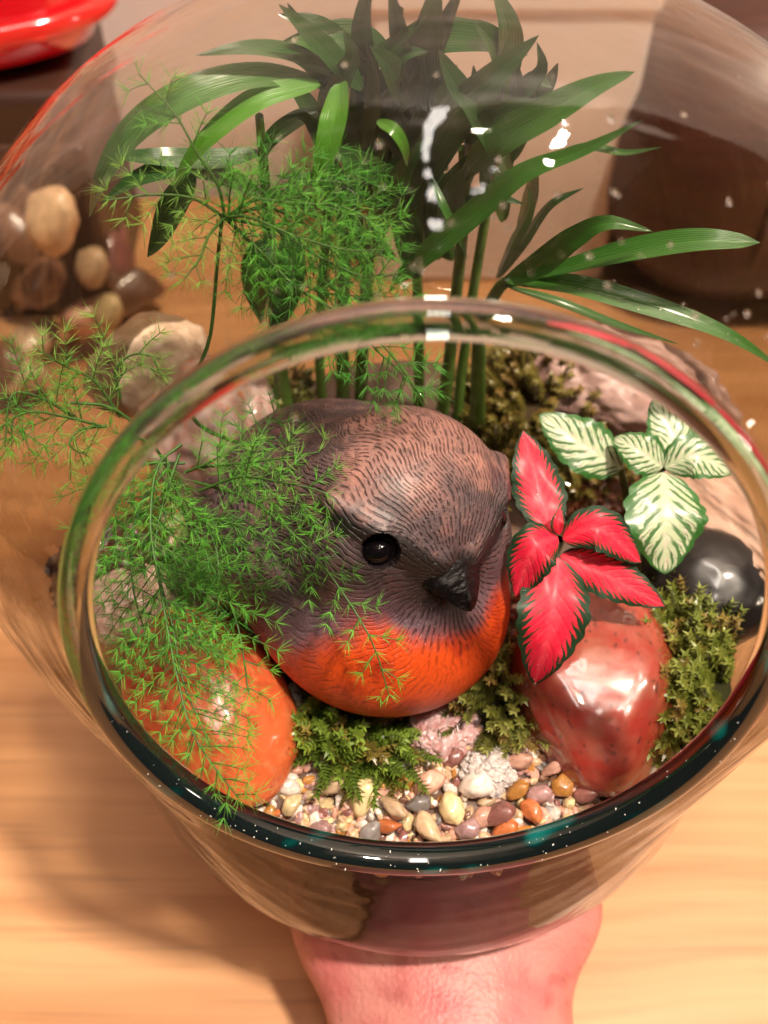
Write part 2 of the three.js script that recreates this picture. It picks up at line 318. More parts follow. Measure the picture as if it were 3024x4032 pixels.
// ---------------------------------------------------------------- soil
const soilTop = (x, z) => { const q = Math.hypot(x, z); return 12.15 + 0.055 * (8 - z) * sstep(8.5, 4, z) + 0.5 * fbm(x * 0.35, 3, z * 0.35, 3) + 0.18 * fbm(x * 1.6, 1, z * 1.6, 3) - 0.25 * sstep(7.2, 8.6, q); };   // cm
{
  const c1 = [0.055, 0.028, 0.016], c2 = [0.13, 0.065, 0.038];
  const g = gridGeo(150, 70, (u, v) => {
    const a = -u * 2 * Math.PI;
    if (v < 0.66) {
      const q = Math.max(0.001, v / 0.66 * 8.45), x = Math.cos(a) * q, z = Math.sin(a) * q;
      return { p: V(x, soilTop(x, z), z).multiplyScalar(CM), c: mix3(c1, c2, clamp(0.5 + 1.4 * fbm(x * 1.5, 0, z * 1.5, 3), 0, 1)) };
    }
    const s = (v - 0.66) / 0.34, x = Math.cos(a) * 8.45, z = Math.sin(a) * 8.45, top = soilTop(x, z), front = sstep(3, 8, z);
    const y = lerp(top, 7.5, s), q = 8.45 - lerp(0.2, 3.4, front) * Math.pow(s, 0.7) - 0.2 * Math.max(0, fbm(Math.cos(a) * 6, y, Math.sin(a) * 6, 3));
    return { p: V(Math.cos(a) * q, y, Math.sin(a) * q).multiplyScalar(CM), c: mix3(c1, c2, clamp(0.4 + 1.6 * fbm(x * 2, y * 2, z * 2, 3), 0, 1)) };
  }, true);
  const soil = part('soil', g, phy({ vertexColors: true, roughness: 0.75, clearcoat: 0.25, clearcoatRoughness: 0.4 }), scene);
  tag(soil, 'dark damp brown soil filling the bottom of the glass bowl', 'soil', null, 'stuff');
  // fine gravel between the pebbles
  reseed(31);
  const n = 2600, gm = new THREE.InstancedMesh(pebbleShapes[2], phy({ color: 0xffffff, vertexColors: true, roughness: 0.45, clearcoat: 0.5, clearcoatRoughness: 0.15 }), n), M4 = new THREE.Matrix4(), q = new THREE.Quaternion(), keys = ['cream', 'beige', 'pink', 'white', 'amber', 'maroon', 'grey', 'brown', 'beige', 'pink', 'violet', 'white'];
  for (let i = 0; i < n; i++) {
    let x, z; do { x = rr(-6, 7); z = rr(0.5, 8.3); } while (Math.hypot(x, z) > 8.3);
    if (z < 4 && rnd() < 0.6) { const k = rr(0.9, 1); const a = rr(2.4, 3.6); x = Math.cos(a) * 8.1 * k; z = Math.sin(a) * 8.1 * k; }
    const s = rr(0.0011, 0.0026); q.setFromEuler(new THREE.Euler(rr(0, 6), rr(0, 6), rr(0, 6)));
    gm.setMatrixAt(i, M4.compose(V(x * CM, soilTop(x, z) * CM + s * 0.25, z * CM), q, V(s, s, s)));
    const c = tones[keys[i % keys.length]], f = rr(0.8, 1.2); gm.setColorAt(i, lin(c[0] * f, c[1] * f, c[2] * f));
  }
  gm.name = 'fine_gravel'; scene.add(shadows(gm)); tag(gm, 'fine mixed gravel between pebbles on the soil at the front', 'gravel', null, 'stuff');
}
// counted pebbles at the front
{
  reseed(41);
  const col = { cream: 'cream', beige: 'beige', pink: 'pale pink', white: 'white', amber: 'amber', orange: 'orange', maroon: 'dark red', grey: 'dark grey', brown: 'brown', violet: 'purplish' };
  const spots = [];
  const put = (px, py, size, tone, rot, up = 0.15, shape) => {
    const g = onY(px, py, 12.35), y = soilTop(g.x / CM, g.z / CM) * CM + size * (0.35 + up), p = onY(px, py, y / CM);
    spots.push([px, py, size]);
    const where = (py > 822 ? 'by the rim ' : '') + (px < 325 ? 'beside the orange stone' : px < 395 ? 'below the dark moss strands' : px < 465 ? 'below the pink quartz' : px < 535 ? 'beside the white quartz' : 'beside the red stone');
    const kind = (size > 0.0042 ? 'large ' : 'small ') + col[tone]; pebble('pebble', p, size * 0.78, tone, kind + ' wet pebble in the gravel ' + where, kind + ' pebbles ' + where, shape, rot);
  };
  for (const [vx, vy, s, tone, a] of [[782, 1722, 0.0062, 'cream', 1.1], [975, 1745, 0.0056, 'cream', -1.3], [1117, 1706, 0.0042, 'amber', 0.4], [1078, 1758, 0.0055, 'maroon', 0.2], [1150, 1752, 0.0042, 'orange', -0.8],
    [850, 1745, 0.0056, 'beige', -0.7], [925, 1790, 0.0062, 'beige', -0.9], [840, 1785, 0.0044, 'orange', 0], [925, 1690, 0.0055, 'pink', 0.6], [1117, 1645, 0.0058, 'pink', 0.1], [1030, 1695, 0.0062, 'white', 0.2], [1050, 1655, 0.005, 'white', 1], [630, 1740, 0.004, 'cream', 0.9],
    [620, 1700, 0.0045, 'white', 0], [690, 1790, 0.004, 'violet', 0], [800, 1800, 0.0045, 'grey', 1.2], [905, 1735, 0.0044, 'grey', 0.2], [715, 1700, 0.0052, 'beige', 0.3], [1215, 1700, 0.0042, 'amber', 0.9], [980, 1637, 0.004, 'maroon', 0.8], [1165, 1715, 0.004, 'violet', 0.3],
    [1010, 1790, 0.0045, 'violet', 0.3], [1090, 1790, 0.0045, 'orange', 0.3], [870, 1690, 0.004, 'amber', 0.3], [1240, 1660, 0.005, 'maroon', 0.2], [1040, 1765, 0.0048, 'pink', 0.4], [745, 1650, 0.0045, 'beige', 0.3], [1270, 1715, 0.005, 'maroon', 0.3], [1195, 1660, 0.0046, 'pink', 0.5], [955, 1820, 0.004, 'beige', 0.5], [1130, 1800, 0.0035, 'amber', 0.2]])
    put(vx * 0.463, vy * 0.463, s, tone, [0.3, a, 0.2], 0.3);
  const keys = ['cream', 'beige', 'pink', 'beige', 'white', 'pink', 'beige', 'orange', 'pink', 'beige', 'cream', 'maroon', 'amber', 'white', 'pink', 'white', 'beige', 'grey', 'cream', 'beige'];
  for (let k = 0, tries = 0; k < 178 && tries < 20000; tries++) {
    const px = rr(262, 640), py = rr(722, 862), s = rr(0.0016, 0.0036);
    if (spots.some(([x, y, q]) => Math.hypot(x - px, y - py) < (q + s) * 100 * 42 * 0.5)) continue;
    const g = onY(px, py, 12.4); if (Math.hypot(g.x, g.z) > 0.0835) continue;
    put(px, py, s, keys[k % keys.length], undefined, 0.05); k++;
  }
}

// ---------------------------------------------------------------- the larger stones
{
  const wet = (rough = 0.28) => phy({ vertexColors: true, roughness: rough, clearcoat: 1, clearcoatRoughness: 0.12 });
  const stone = (name, label, o, px, py, y, e, mat) => { const g = stoneGeo(o); const m = part(name, place(g, V(0, 0, 0), e), mat, scene); m.position.copy(onY(px, py, y)); return tag(m, label, 'stone'); };
  stone('stone', 'smooth wet orange oval stone inside bowl at lower left', { r: [0.0205, 0.016, 0.0285], rough: 0.05, sd: 3, fine: 0.006, detail: 30, color: (d) => mix3(mix3([0.60, 0.115, 0.032], [0.48, 0.045, 0.026], sstep(-0.35, 0.4, -d.z + 0.5 * fbm(d.x * 2, d.y * 2, d.z * 2, 3))), mix3([0.66, 0.21, 0.08], [0.26, 0.06, 0.03], sstep(0.0, 0.25, fbm(d.x * 4 + 9, d.y * 4, d.z * 4, 4))), sstep(0.0, 0.4, fbm(d.x * 9, d.y * 9, d.z * 9, 5)) * 0.8) }, 208, 706, 13.2, [0.25, 0.5, -0.1], wet());
  stone('stone', 'wet brick red angular stone under the red veined plant', { r: [0.0265, 0.0175, 0.031], rough: 0.14, sd: 17, freq: 1.5, fine: 0.008, detail: 30, hard: 0.75, soft: 0.26, planes: [[0.05, 0.88, -0.47, 0.62], [0.0, 0.86, 0.5, 0.66], [-0.72, 0.2, 0.66, 0.60], [-0.9, 0.3, -0.3, 0.8], [0.86, 0.25, 0.44, 0.66], [0.9, 0.3, -0.3, 0.7], [0, 0.2, -0.98, 0.8], [0.1, 0, 0.99, 0.86]], color: (d) => { const q = fbm(d.x * 3, d.y * 3, d.z * 3, 4), s = fbm(d.x * 14, d.y * 14, d.z * 14, 3); let c = mix3([0.36, 0.035, 0.024], [0.42, 0.085, 0.055], sstep(-0.2, 0.3, q)); c = mix3(c, [0.30, 0.12, 0.075], sstep(-0.1, 0.3, fbm(d.x * 3 + 4, d.y * 3, d.z * 3, 4)) * 0.4); c = mix3(c, [0.5, 0.11, 0.03], sstep(0.6, 0.95, d.x) * 0.5); return mix3(c, [0.05, 0.018, 0.014], sstep(0.2, 0.36, s) * 0.85); } }, 594, 682, 13.3, [0.2, -0.12, 0.05], wet(0.3));
  stone('stone', 'glossy black rounded stone below the white veined plant', { r: [0.0215, 0.0145, 0.018], rough: 0.05, sd: 21, fine: 0.004, detail: 24, color: (d) => mix3([0.006, 0.006, 0.007], [0.016, 0.011, 0.011], clamp(0.5 + fbm(d.x * 6, d.y * 1.5, d.z * 6, 3), 0, 1)) }, 702, 586, 13.0, [0.1, -0.3, 0.2], wet(0.4));
  const quartz = (sd, a, b, c) => (d) => { const q = fbm(d.x * 5 + sd, d.y * 5, d.z * 5, 4); return mix3(mix3(a, b, sstep(-0.25, 0.3, q)), c, sstep(0.2, 0.36, fbm(d.x * 8, d.y * 8 + sd, d.z * 8, 3))); };
  stone('stone', 'beige pink flat stone leaning behind the black stone at right', { r: [0.017, 0.011, 0.04], rough: 0.14, sd: 33, freq: 1.4, fine: 0.05, detail: 22, planes: [[0, 1, 0, 0.75]], color: quartz(3, [0.50, 0.30, 0.22], [0.62, 0.42, 0.32], [0.42, 0.22, 0.17]) }, 727, 510, 13.2, [-0.2, 0.42, -0.35], std({ vertexColors: true, roughness: 0.6 }));
  stone('stone', 'pinkish rough rock at the back right behind the moss', { r: [0.036, 0.022, 0.02], rough: 0.2, sd: 41, freq: 1.6, fine: 0.05, detail: 22, color: quartz(9, [0.33, 0.19, 0.16], [0.55, 0.36, 0.32], [0.20, 0.11, 0.09]) }, 620, 398, 13.2, [0.2, -0.4, 0], phy({ vertexColors: true, roughness: 0.5, clearcoat: 0.4 }));
  stone('stone', 'grey pink speckled stone at the left behind the fern', { r: [0.021, 0.019, 0.024], rough: 0.16, sd: 52, freq: 1.5, fine: 0.03, detail: 22, color: quartz(15, [0.45, 0.24, 0.19], [0.56, 0.40, 0.36], [0.62, 0.17, 0.08]) }, 214, 436, 13.8, [0.2, 0.4, 0.1], phy({ vertexColors: true, roughness: 0.45, clearcoat: 0.5 }));
  stone('stone', 'large pale tan rounded rock by the left glass wall', { r: [0.019, 0.016, 0.015], rough: 0.14, sd: 61, freq: 1.2, fine: 0.02, detail: 22, color: quartz(20, [0.52, 0.36, 0.25], [0.66, 0.50, 0.38], [0.45, 0.29, 0.19]) }, 150, 368, 14.6, [0, 0.5, 0.2], phy({ vertexColors: true, roughness: 0.5, clearcoat: 0.3 }));
  stone('stone', 'small pale pink stone at the left edge under the fern', { r: [0.012, 0.009, 0.013], rough: 0.15, sd: 66, fine: 0.03, detail: 18, color: quartz(20, [0.52, 0.32, 0.25], [0.66, 0.46, 0.38], [0.45, 0.25, 0.19]) }, 125, 600, 12.9, [0, 0.5, 0.2], wet());
  stone('quartz_rock', 'pink white granular quartz lump just under the robin figurine', { r: [0.009, 0.005, 0.009], rough: 0.2, sd: 71, freq: 2, fine: 0.05, detail: 40, color: quartz(30, [0.42, 0.20, 0.18], [0.54, 0.36, 0.34], [0.58, 0.48, 0.45]) }, 443, 728, 12.45, [0, 0.4, 0], phy({ vertexColors: true, roughness: 0.5, clearcoat: 0.5 }));
  stone('quartz_rock', 'white granular quartz lump amid the front gravel', { r: [0.0068, 0.005, 0.006], rough: 0.25, sd: 81, freq: 2, fine: 0.07, detail: 40, color: quartz(36, [0.46, 0.38, 0.34], [0.58, 0.52, 0.48], [0.14, 0.13, 0.13]) }, 488, 772, 12.5, [0, 0.2, 0], phy({ vertexColors: true, roughness: 0.5, clearcoat: 0.5 }));
  stone('bark_chunk', 'dark reddish brown bark chunk at left edge of the soil', { r: [0.016, 0.011, 0.013], rough: 0.32, sd: 91, freq: 2.2, fine: 0.12, detail: 20, color: (d) => mix3([0.035, 0.010, 0.008], [0.12, 0.04, 0.025], clamp(0.4 + fbm(d.x * 5, d.y * 9, d.z * 5, 3) * 1.5, 0, 1)) }, 108, 568, 12.9, [0, 0.4, 0.2], phy({ vertexColors: true, roughness: 0.4, clearcoat: 0.4 }));
  stone('bark_chunk', 'orange brown bark chip between the red and white plants', { r: [0.012, 0.007, 0.010], rough: 0.32, sd: 96, freq: 2.2, fine: 0.12, detail: 20, color: (d) => mix3([0.10, 0.03, 0.015], [0.36, 0.11, 0.04], clamp(0.4 + fbm(d.x * 5, d.y * 9, d.z * 5, 3) * 1.5, 0, 1)) }, 602, 512, 12.7, [0.4, 0.4, 0.3], phy({ vertexColors: true, roughness: 0.4, clearcoat: 0.4 }));
}

// ---------------------------------------------------------------- robin figurine
{
  const ORG = V(-0.0192, 0.1215, 0.0033), ROT = new THREE.Quaternion().setFromEuler(new THREE.Euler(-8.4 * RAD, 33 * RAD, -17 * RAD, 'YXZ')), PIV = V(0, 2.9, 0);
  const bird = thing('bird_figurine', 'plump grey robin figurine with orange breast and black beak inside the bowl', 'bird figurine', ORG);
  const toW = (p) => p.clone().sub(PIV).applyQuaternion(ROT).add(PIV).multiplyScalar(CM).add(ORG);
  const sm = (a, b, k) => { const h = Math.max(k - Math.abs(a - b), 0) / k; return Math.min(a, b) - h * h * k * 0.25; };
  const ell = (p, c, r) => { const x = (p.x - c[0]) / r[0], y = (p.y - c[1]) / r[1], z = (p.z - c[2]) / r[2], k = Math.hypot(x, y, z); return (k - 1) * Math.min(r[0], r[1], r[2]); };
  const seg = (p, a, b, ra, rb) => { const ab = b.clone().sub(a), q = p.clone().sub(a), t = clamp(q.dot(ab) / ab.lengthSq(), 0, 1); return q.addScaledVector(ab, -t).length() - lerp(ra, rb, t); };
  const BR = [V(2.4, 6.0, 2.1), V(1.66, 5.62, 3.10), V(0.42, 4.95, 3.76)], LN = [V(2.3, 5.72, 2.5), V(1.5, 5.5, 3.4), V(0.55, 4.72, 4.0)];
  const HEAD = [0, 4.75, 1.45];
  const sdf = (p) => {
    let d = ell(p, [0, 2.95, -0.2], [3.6, 3.15, 4.1]);
    d = sm(d, ell(p, [0, 2.0, 1.9], [3.25, 2.6, 3.1]), 0.9);                     // breast
    const ax = Math.abs(p.x);
    d = sm(d, ell(V(ax, p.y, p.z), [3.05, 2.9, -0.3], [0.95, 1.6, 2.6]), 0.16);    // folded wings
    d = sm(d, ell(p, HEAD, [2.85, 2.5, 2.55]), 0.5);
    d = sm(d, ell(V(ax, p.y, p.z), [1.5, 4.15, 2.4], [1.2, 1.0, 1.25]), 0.5);       // cheeks
    { const q = V(ax, p.y, p.z); d = sm(d, Math.min(seg(q, BR[0], BR[1], 0.26, 0.36), seg(q, BR[1], BR[2], 0.36, 0.36)), 0.25); }
    const eye = Math.hypot(ax - 1.76, p.y - 5.3, p.z - 3.3) - 0.43;                // eye socket
    d = Math.max(d, -eye + 0.0 - 0.02);
    return d;
  };
  const O = V(0, 3.9, 0.55), pole = V(0, 4.6 - 3.9, 3.3).normalize(), pu = V(0, 1, 0).addScaledVector(pole, -pole.y).normalize(), pr = V(0, 0, 0).crossVectors(pu, pole);
  const grey = [0.105, 0.066, 0.073], pinkg = [0.42, 0.20, 0.165], dark = [0.012, 0.009, 0.010], orange = [0.66, 0.066, 0.004], deep = [0.42, 0.028, 0.004], violet = [0.17, 0.085, 0.11];
  const bg = gridGeo(360, 260, (u, v) => {
    const a = u * 2 * Math.PI, b = v * Math.PI, d = pole.clone().multiplyScalar(Math.cos(b)).addScaledVector(pu, Math.sin(b) * Math.cos(a)).addScaledVector(pr, Math.sin(b) * Math.sin(a));
    let t = 0.2; while (t < 9 && sdf(O.clone().addScaledVector(d, t)) < 0) t += 0.12;
    let lo = t - 0.12, hi = t; for (let i = 0; i < 12; i++) { const m = (lo + hi) / 2; if (sdf(O.clone().addScaledVector(d, m)) < 0) lo = m; else hi = m; }
    const p = O.clone().addScaledVector(d, lo);
    const nz = fbm(p.x * 1.1, p.y * 1.1, p.z * 1.1, 4), nf = fbm(p.x * 5, p.y * 5, p.z * 5, 3);
    // orange below a line that rises towards the breast
    const bd = V(p.x, p.y - 3.3, p.z + 0.2).normalize(), q = bd.dot(V(0, -0.76, 0.65)) - 0.14 * sstep(0.3, 0.9, Math.abs(bd.x)) + 0.14 * nz - 0.20 * sstep(2.2, 0.9, Math.hypot(p.x, p.y - 4.3, p.z - 3.9)) - 0.05 + 0.16 * sstep(0.35, 0.9, bd.x);
    let c = mix3(grey, pinkg, sstep(0.0, 1.6, p.y - 5.6 + nz * 1.3 - Math.abs(p.z - 2.0) * 0.35) * 0.8 + 0.25 * sstep(0.05, 0.3, nz));
    { const m2 = fbm(p.x * 2.3 + 7, p.y * 2.3, p.z * 2.3, 4); c = mix3(c, [0.26, 0.125, 0.115], sstep(0.06, 0.32, m2) * 0.5); c = mix3(c, [0.05, 0.032, 0.036], sstep(-0.1, -0.34, m2) * 0.55); }
    c = mix3(c, violet, sstep(0.1, 0.45, q) * 0.7);
    c = mix3(c, mix3(orange, deep, sstep(0.0, 0.35, nz + 0.2 * nf)), sstep(0.36, 0.56, q + 0.06 * nf));
    const ax = Math.abs(p.x), ed = Math.hypot(ax - 1.7, p.y - 5.3, p.z - 3.2); c = mix3(c, dark, sstep(0.62, 0.38, ed) * 0.95);
    { const q = V(ax, p.y, p.z), e = Math.min(seg(q, LN[0], LN[1], 0, 0.05), seg(q, LN[1], LN[2], 0.05, 0.1)); c = mix3(c, dark, sstep(0.42, 0.22, e + 0.1 * nf) * 0.93); }
    const bk = Math.hypot(p.x * 0.8, p.y - 4.5, p.z - 4.0); c = mix3(c, dark, sstep(1.0, 0.5, bk + 0.25 * nf) * 0.9);
    return { p: toW(p), uv: [u, v], c };
  }, true);
  // fix winding towards outside
  const groove = (u, v) => {
    const a = u * 2 * Math.PI, b = v * Math.PI, ca = Math.cos(a), sa = Math.sin(a), sb = Math.sin(b);
    const w = 0.20 * n3(ca * 1.7 * sb, sa * 1.7 * sb, b * 2.4) + 0.035 * n3(ca * 4.5 * sb, sa * 4.5 * sb, b * 7) + 0.006 * n3(ca * 16 * sb, sa * 16 * sb, b * 26);
    const lev = Math.floor(Math.log2(Math.max(6, 190 * sb)) + 0.5 * n3(ca * 5 * sb, sa * 5 * sb, b * 7) + 0.5), N = Math.pow(2, clamp(lev, 3, 8));
    const s = 0.5 + 0.5 * Math.sin(N * (a + w) + 1.3 * n3(ca * 9 * sb, sa * 9 * sb, b * 16)), brk = 0.5 + 1.1 * n3(ca * 30 * sb, sa * 30 * sb, b * 15);
    const chest = sstep(0.1, -0.5, ca) * sstep(0.35, 0.55, b) * sstep(2.2, 1.7, b);
    return 1 - sstep(0.6, 1, s) * clamp(brk * 1.5 - 0.12, 0.0, 1) * lerp(1, 0.3, chest) - 0.15 * (0.5 + n3(ca * 60 * sb, sa * 60 * sb, b * 60));
  };
  const bump = texture(2048, 1024, (u, v) => { const h = clamp(groove(u, v), 0, 1); return [h, h, h]; });
  const wash = texture(2048, 1024, (u, v) => { const h = lerp(0.36, 1, clamp(groove(u, v), 0, 1)); return [h, h, h]; });
  part('body', bg, phy({ vertexColors: true, map: wash, bumpMap: bump, bumpScale: 0.0004, roughness: 0.5, clearcoat: 0.2, clearcoatRoughness: 0.35, side: THREE.DoubleSide }), bird);
  reseed(61);
  const bp = bird.children[0].geometry.attributes.position, bn = bird.children[0].geometry.attributes.normal, bd = new THREE.InstancedMesh(new THREE.SphereGeometry(1, 14, 10), phy({ color: 0xffffff, roughness: 0, transmission: 1, thickness: 0, ior: 1.7 }), 70), Mx = new THREE.Matrix4(), qx = new THREE.Quaternion(); bd.name = 'water_drop'; bd.userData.kind = 'stuff';
  for (let i = 0, tries = 0; i < 70 && tries < 90000; tries++) {
    const k = Math.floor(rnd() * bp.count), n = V(bn.getX(k), bn.getY(k), bn.getZ(k)); if (bp.getY(k) < 0.03) continue;
    if (n.dot(V(bp.getX(k), bp.getY(k) - 0.03, bp.getZ(k))) < 0) n.negate(); if (n.y < 0.45) continue;
    const s = rnd() < 0.12 ? rr(0.0006, 0.0010) : rr(0.0002, 0.0004); qx.setFromUnitVectors(V(0, 0, 1), n); bd.setMatrixAt(i++, Mx.compose(V(bp.getX(k), bp.getY(k), bp.getZ(k)).addScaledVector(n, s * 0.15), qx, V(s, s, s * 0.55)));
  }
  bird.add(bd);
  const black = phy({ color: lin(0.004, 0.003, 0.004), roughness: 0.06, specularIntensity: 0.7 });
  const horn = phy({ specularIntensity: 0.45, color: lin(0.007, 0.005, 0.006), roughness: 0.42, clearcoat: 0.15, clearcoatRoughness: 0.25, bumpMap: texture(128, 128, (u, v) => { const h = 0.5 + 1.2 * fbm(u * 7, v * 7, 4, 4); return [h, h, h]; }), bumpScale: 0.0009 });
  for (const s of [-1, 1]) {
    const c = V(s * 1.66, 5.2, 3.1), g = new THREE.SphereGeometry(0.37 * CM, 32, 24); g.scale(1.08, 0.82, 1); g.rotateZ(-s * 0.45); g.applyQuaternion(ROT); place(g, toW(c)); part('eye', g, black, bird);
const lq = new THREE.Quaternion().setFromUnitVectors(V(0, 0, 1), V(s * 0.72, 0.2, 0.66).normalize()), lid = new THREE.TorusGeometry(0.37 * CM, 0.05 * CM, 10, 40); lid.scale(1.08, 0.8, 1); lid.rotateZ(-s * 0.45); lid.applyQuaternion(lq).applyQuaternion(ROT);
    const w = toW(c.clone().add(V(s * 0.05, 0.0, 0.05))); lid.translate(w.x, w.y, w.z); part('eyelid', lid, horn, bird);
  }
  const beak = (y0, h0, len, w0, drop, topHalf) => gridGeo(20, 16, (u, v) => {
    const a = u * 2 * Math.PI, taper = Math.pow(1 - v, 0.75), w = w0 * (0.06 + 0.94 * taper), h = h0 * (0.07 + 0.93 * taper), cx = Math.cos(a), sy = Math.sin(a);
    const ex = Math.sign(cx) * Math.abs(cx) ** 1.25, ey = Math.sign(sy) * Math.abs(sy) ** 1.1;
    const y = topHalf ? (ey > 0 ? ey * h : ey * h * 0.3) : (ey < 0 ? ey * h : ey * h * 0.3);
    const k = v >= 1 ? 0 : 1;
    return { p: toW(V(ex * w * k, y0 + y * k - drop * v * v, 3.7 + len * v)) };
  }, true);
  part('beak_upper', beak(4.5, 0.74, 1.12, 1.0, 0.36, true), horn, bird);
  part('beak_lower', beak(4.36, 0.50, 0.92, 0.9, 0.16, false), horn, bird);
  const tail = new RoundedBoxGeometry(2.0 * CM, 0.5 * CM, 2.4 * CM, 4, 0.2 * CM); tail.applyQuaternion(ROT); { const w = toW(V(0, 2.6, -4.4)); tail.translate(w.x, w.y, w.z); }
  part('tail', tail, std({ color: lin(...grey), roughness: 0.5 }), bird);
}

// ---------------------------------------------------------------- moss
const mossMat = phy({ vertexColors: true, roughness: 0.45, clearcoat: 0.8, clearcoatRoughness: 0.12, side: THREE.DoubleSide });
function mossClump(label, cx, cz, rad, n, len, tall, tint, sd, lean = V(0, 0, 0)) {
  reseed(sd);
  const pos = [], col = [], idx = [];
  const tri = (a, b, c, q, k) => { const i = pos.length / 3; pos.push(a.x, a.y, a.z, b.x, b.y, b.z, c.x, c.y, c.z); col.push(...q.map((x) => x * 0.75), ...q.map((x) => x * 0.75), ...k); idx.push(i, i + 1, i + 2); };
  for (let s = 0; s < n; s++) {
    const a = rr(0, 6.283), q = Math.sqrt(rnd()), x = cx + Math.cos(a) * q * rad[0], z = cz + Math.sin(a) * q * rad[1];
    const rad0 = Math.hypot(x, z); if (rad0 > 8.7) continue;
    const p = V(x * CM, (soilTop(x, z) + (1 - q * q) * tall) * CM, z * CM), L = len * rr(0.6, 1.15) * CM;
    const out = V(Math.cos(a) * rr(0.1, 0.9) * (0.35 + q), rr(0.55, 1.1), Math.sin(a) * rr(0.1, 0.9) * (0.35 + q)).add(lean).normalize();
    { const k = (out.x * x + out.z * z) / rad0; if (rad0 > 6 && k > -0.1) { out.x -= (k + 0.1) * x / rad0; out.z -= (k + 0.1) * z / rad0; out.normalize(); } }
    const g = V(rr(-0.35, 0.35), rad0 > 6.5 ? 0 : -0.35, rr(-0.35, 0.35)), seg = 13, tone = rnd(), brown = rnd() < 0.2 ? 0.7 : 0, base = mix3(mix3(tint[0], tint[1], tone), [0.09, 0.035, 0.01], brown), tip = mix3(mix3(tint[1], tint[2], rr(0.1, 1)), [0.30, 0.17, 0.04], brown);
    let prev = p.clone(), dir = out.clone();
    for (let k = 0; k < seg; k++) {
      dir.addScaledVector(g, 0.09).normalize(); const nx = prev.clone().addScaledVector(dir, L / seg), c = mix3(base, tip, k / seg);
      const s1 = V(0, 0, 0).crossVectors(dir, V(rr(-1, 1), rr(-1, 1), rr(-1, 1))).normalize(), s2 = V(0, 0, 0).crossVectors(dir, s1);
      tri(prev.clone().addScaledVector(s1, 0.00022), prev.clone().addScaledVector(s1, -0.00022), nx, c, c);
      const lw = len * 0.155 * CM * (1 - 0.45 * Math.abs(k / seg - 0.45));
      for (let m = 0; m < 4; m++) {
        const an = m * 1.57 + k * 0.8, sd2 = s1.clone().multiplyScalar(Math.cos(an)).addScaledVector(s2, Math.sin(an)), w = V(0, 0, 0).crossVectors(sd2, dir);
        const t = prev.clone().addScaledVector(sd2, lw).addScaledVector(dir, lw * 0.7);
        tri(prev.clone().addScaledVector(w, lw * 0.3), prev.clone().addScaledVector(w, -lw * 0.3), t, c, mix3(c, tip, 0.6));
      }
      prev = nx;
    }
  }
  const g = new THREE.BufferGeometry(); g.setAttribute('position', new THREE.Float32BufferAttribute(pos, 3)); g.setAttribute('color', new THREE.Float32BufferAttribute(col, 3)); g.setIndex(idx); g.computeVertexNormals();
  const t = thing('moss_clump', label, 'moss', V(cx * CM, soilTop(cx, cz) * CM, cz * CM));
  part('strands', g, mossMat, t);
  const base = stoneGeo({ r: [rad[0] * 0.8 * CM, Math.max(0.3, tall) * 0.95 * CM, rad[1] * 0.8 * CM], rough: 0.1, sd, detail: 8, fine: 0.08 });
  base.translate(cx * CM, soilTop(cx, cz) * CM - 0.001, cz * CM); part('cushion', base, std({ color: lin(...tint[0].map((x) => x * 0.55)), roughness: 0.9 }), t);
  return t;
}
{
  const olive = [[0.06, 0.05, 0.008], [0.15, 0.16, 0.02], [0.34, 0.34, 0.07]], green = [[0.055, 0.06, 0.008], [0.15, 0.20, 0.022], [0.34, 0.38, 0.07]], yellow = [[0.09, 0.05, 0.01], [0.19, 0.15, 0.02], [0.32, 0.26, 0.06]];
  const spot = (px, py) => { const p = onY(px, py, 12.6); return [p.x / CM, p.z / CM]; };
  let s = spot(683, 676); mossClump('bushy green moss clump at the right rim beside red stone', s[0], s[1], [1.75, 1.9], 330, 1.5, 0.9, green, 101, V(-0.15, 0.1, 0.1));
  s = spot(345, 735); mossClump('sprawling dark green moss strands in front of the robin figurine', s[0], s[1], [1.5, 0.9], 120, 1.5, 0.25, [[0.03, 0.05, 0.006], [0.10, 0.17, 0.015], [0.26, 0.38, 0.04]], 103, V(0.1, -0.1, 0.5));
  s = spot(498, 697); mossClump('olive moss tuft between robin breast and red stone', s[0], s[1], [1.0, 1.1], 110, 1.25, 0.7, olive, 107, V(-0.1, 0.1, 0.3));
  s = spot(535, 415); mossClump('olive moss cushion at the back right behind the red plant', s[0], s[1], [2.2, 1.8], 240, 1.3, 1.1, yellow, 109);
  s = spot(592, 488); mossClump('small olive moss tuft under the white veined leaves', s[0], s[1], [1.1, 1.0], 90, 1.1, 0.6, yellow, 113);
  s = spot(500, 470); mossClump('brownish moss patch beside the robin head', s[0], s[1], [1.0, 1.4], 90, 1.1, 0.5, yellow, 117);
  s = spot(120, 545); mossClump('yellow green moss patch at the left edge behind fern', s[0], s[1], [1.2, 1.3], 100, 1.0, 0.5, yellow, 119);
  s = spot(268, 420); mossClump('dark moss patch behind the robin back', s[0], s[1], [1.4, 1.2], 110, 1.2, 0.6, olive, 123);
}

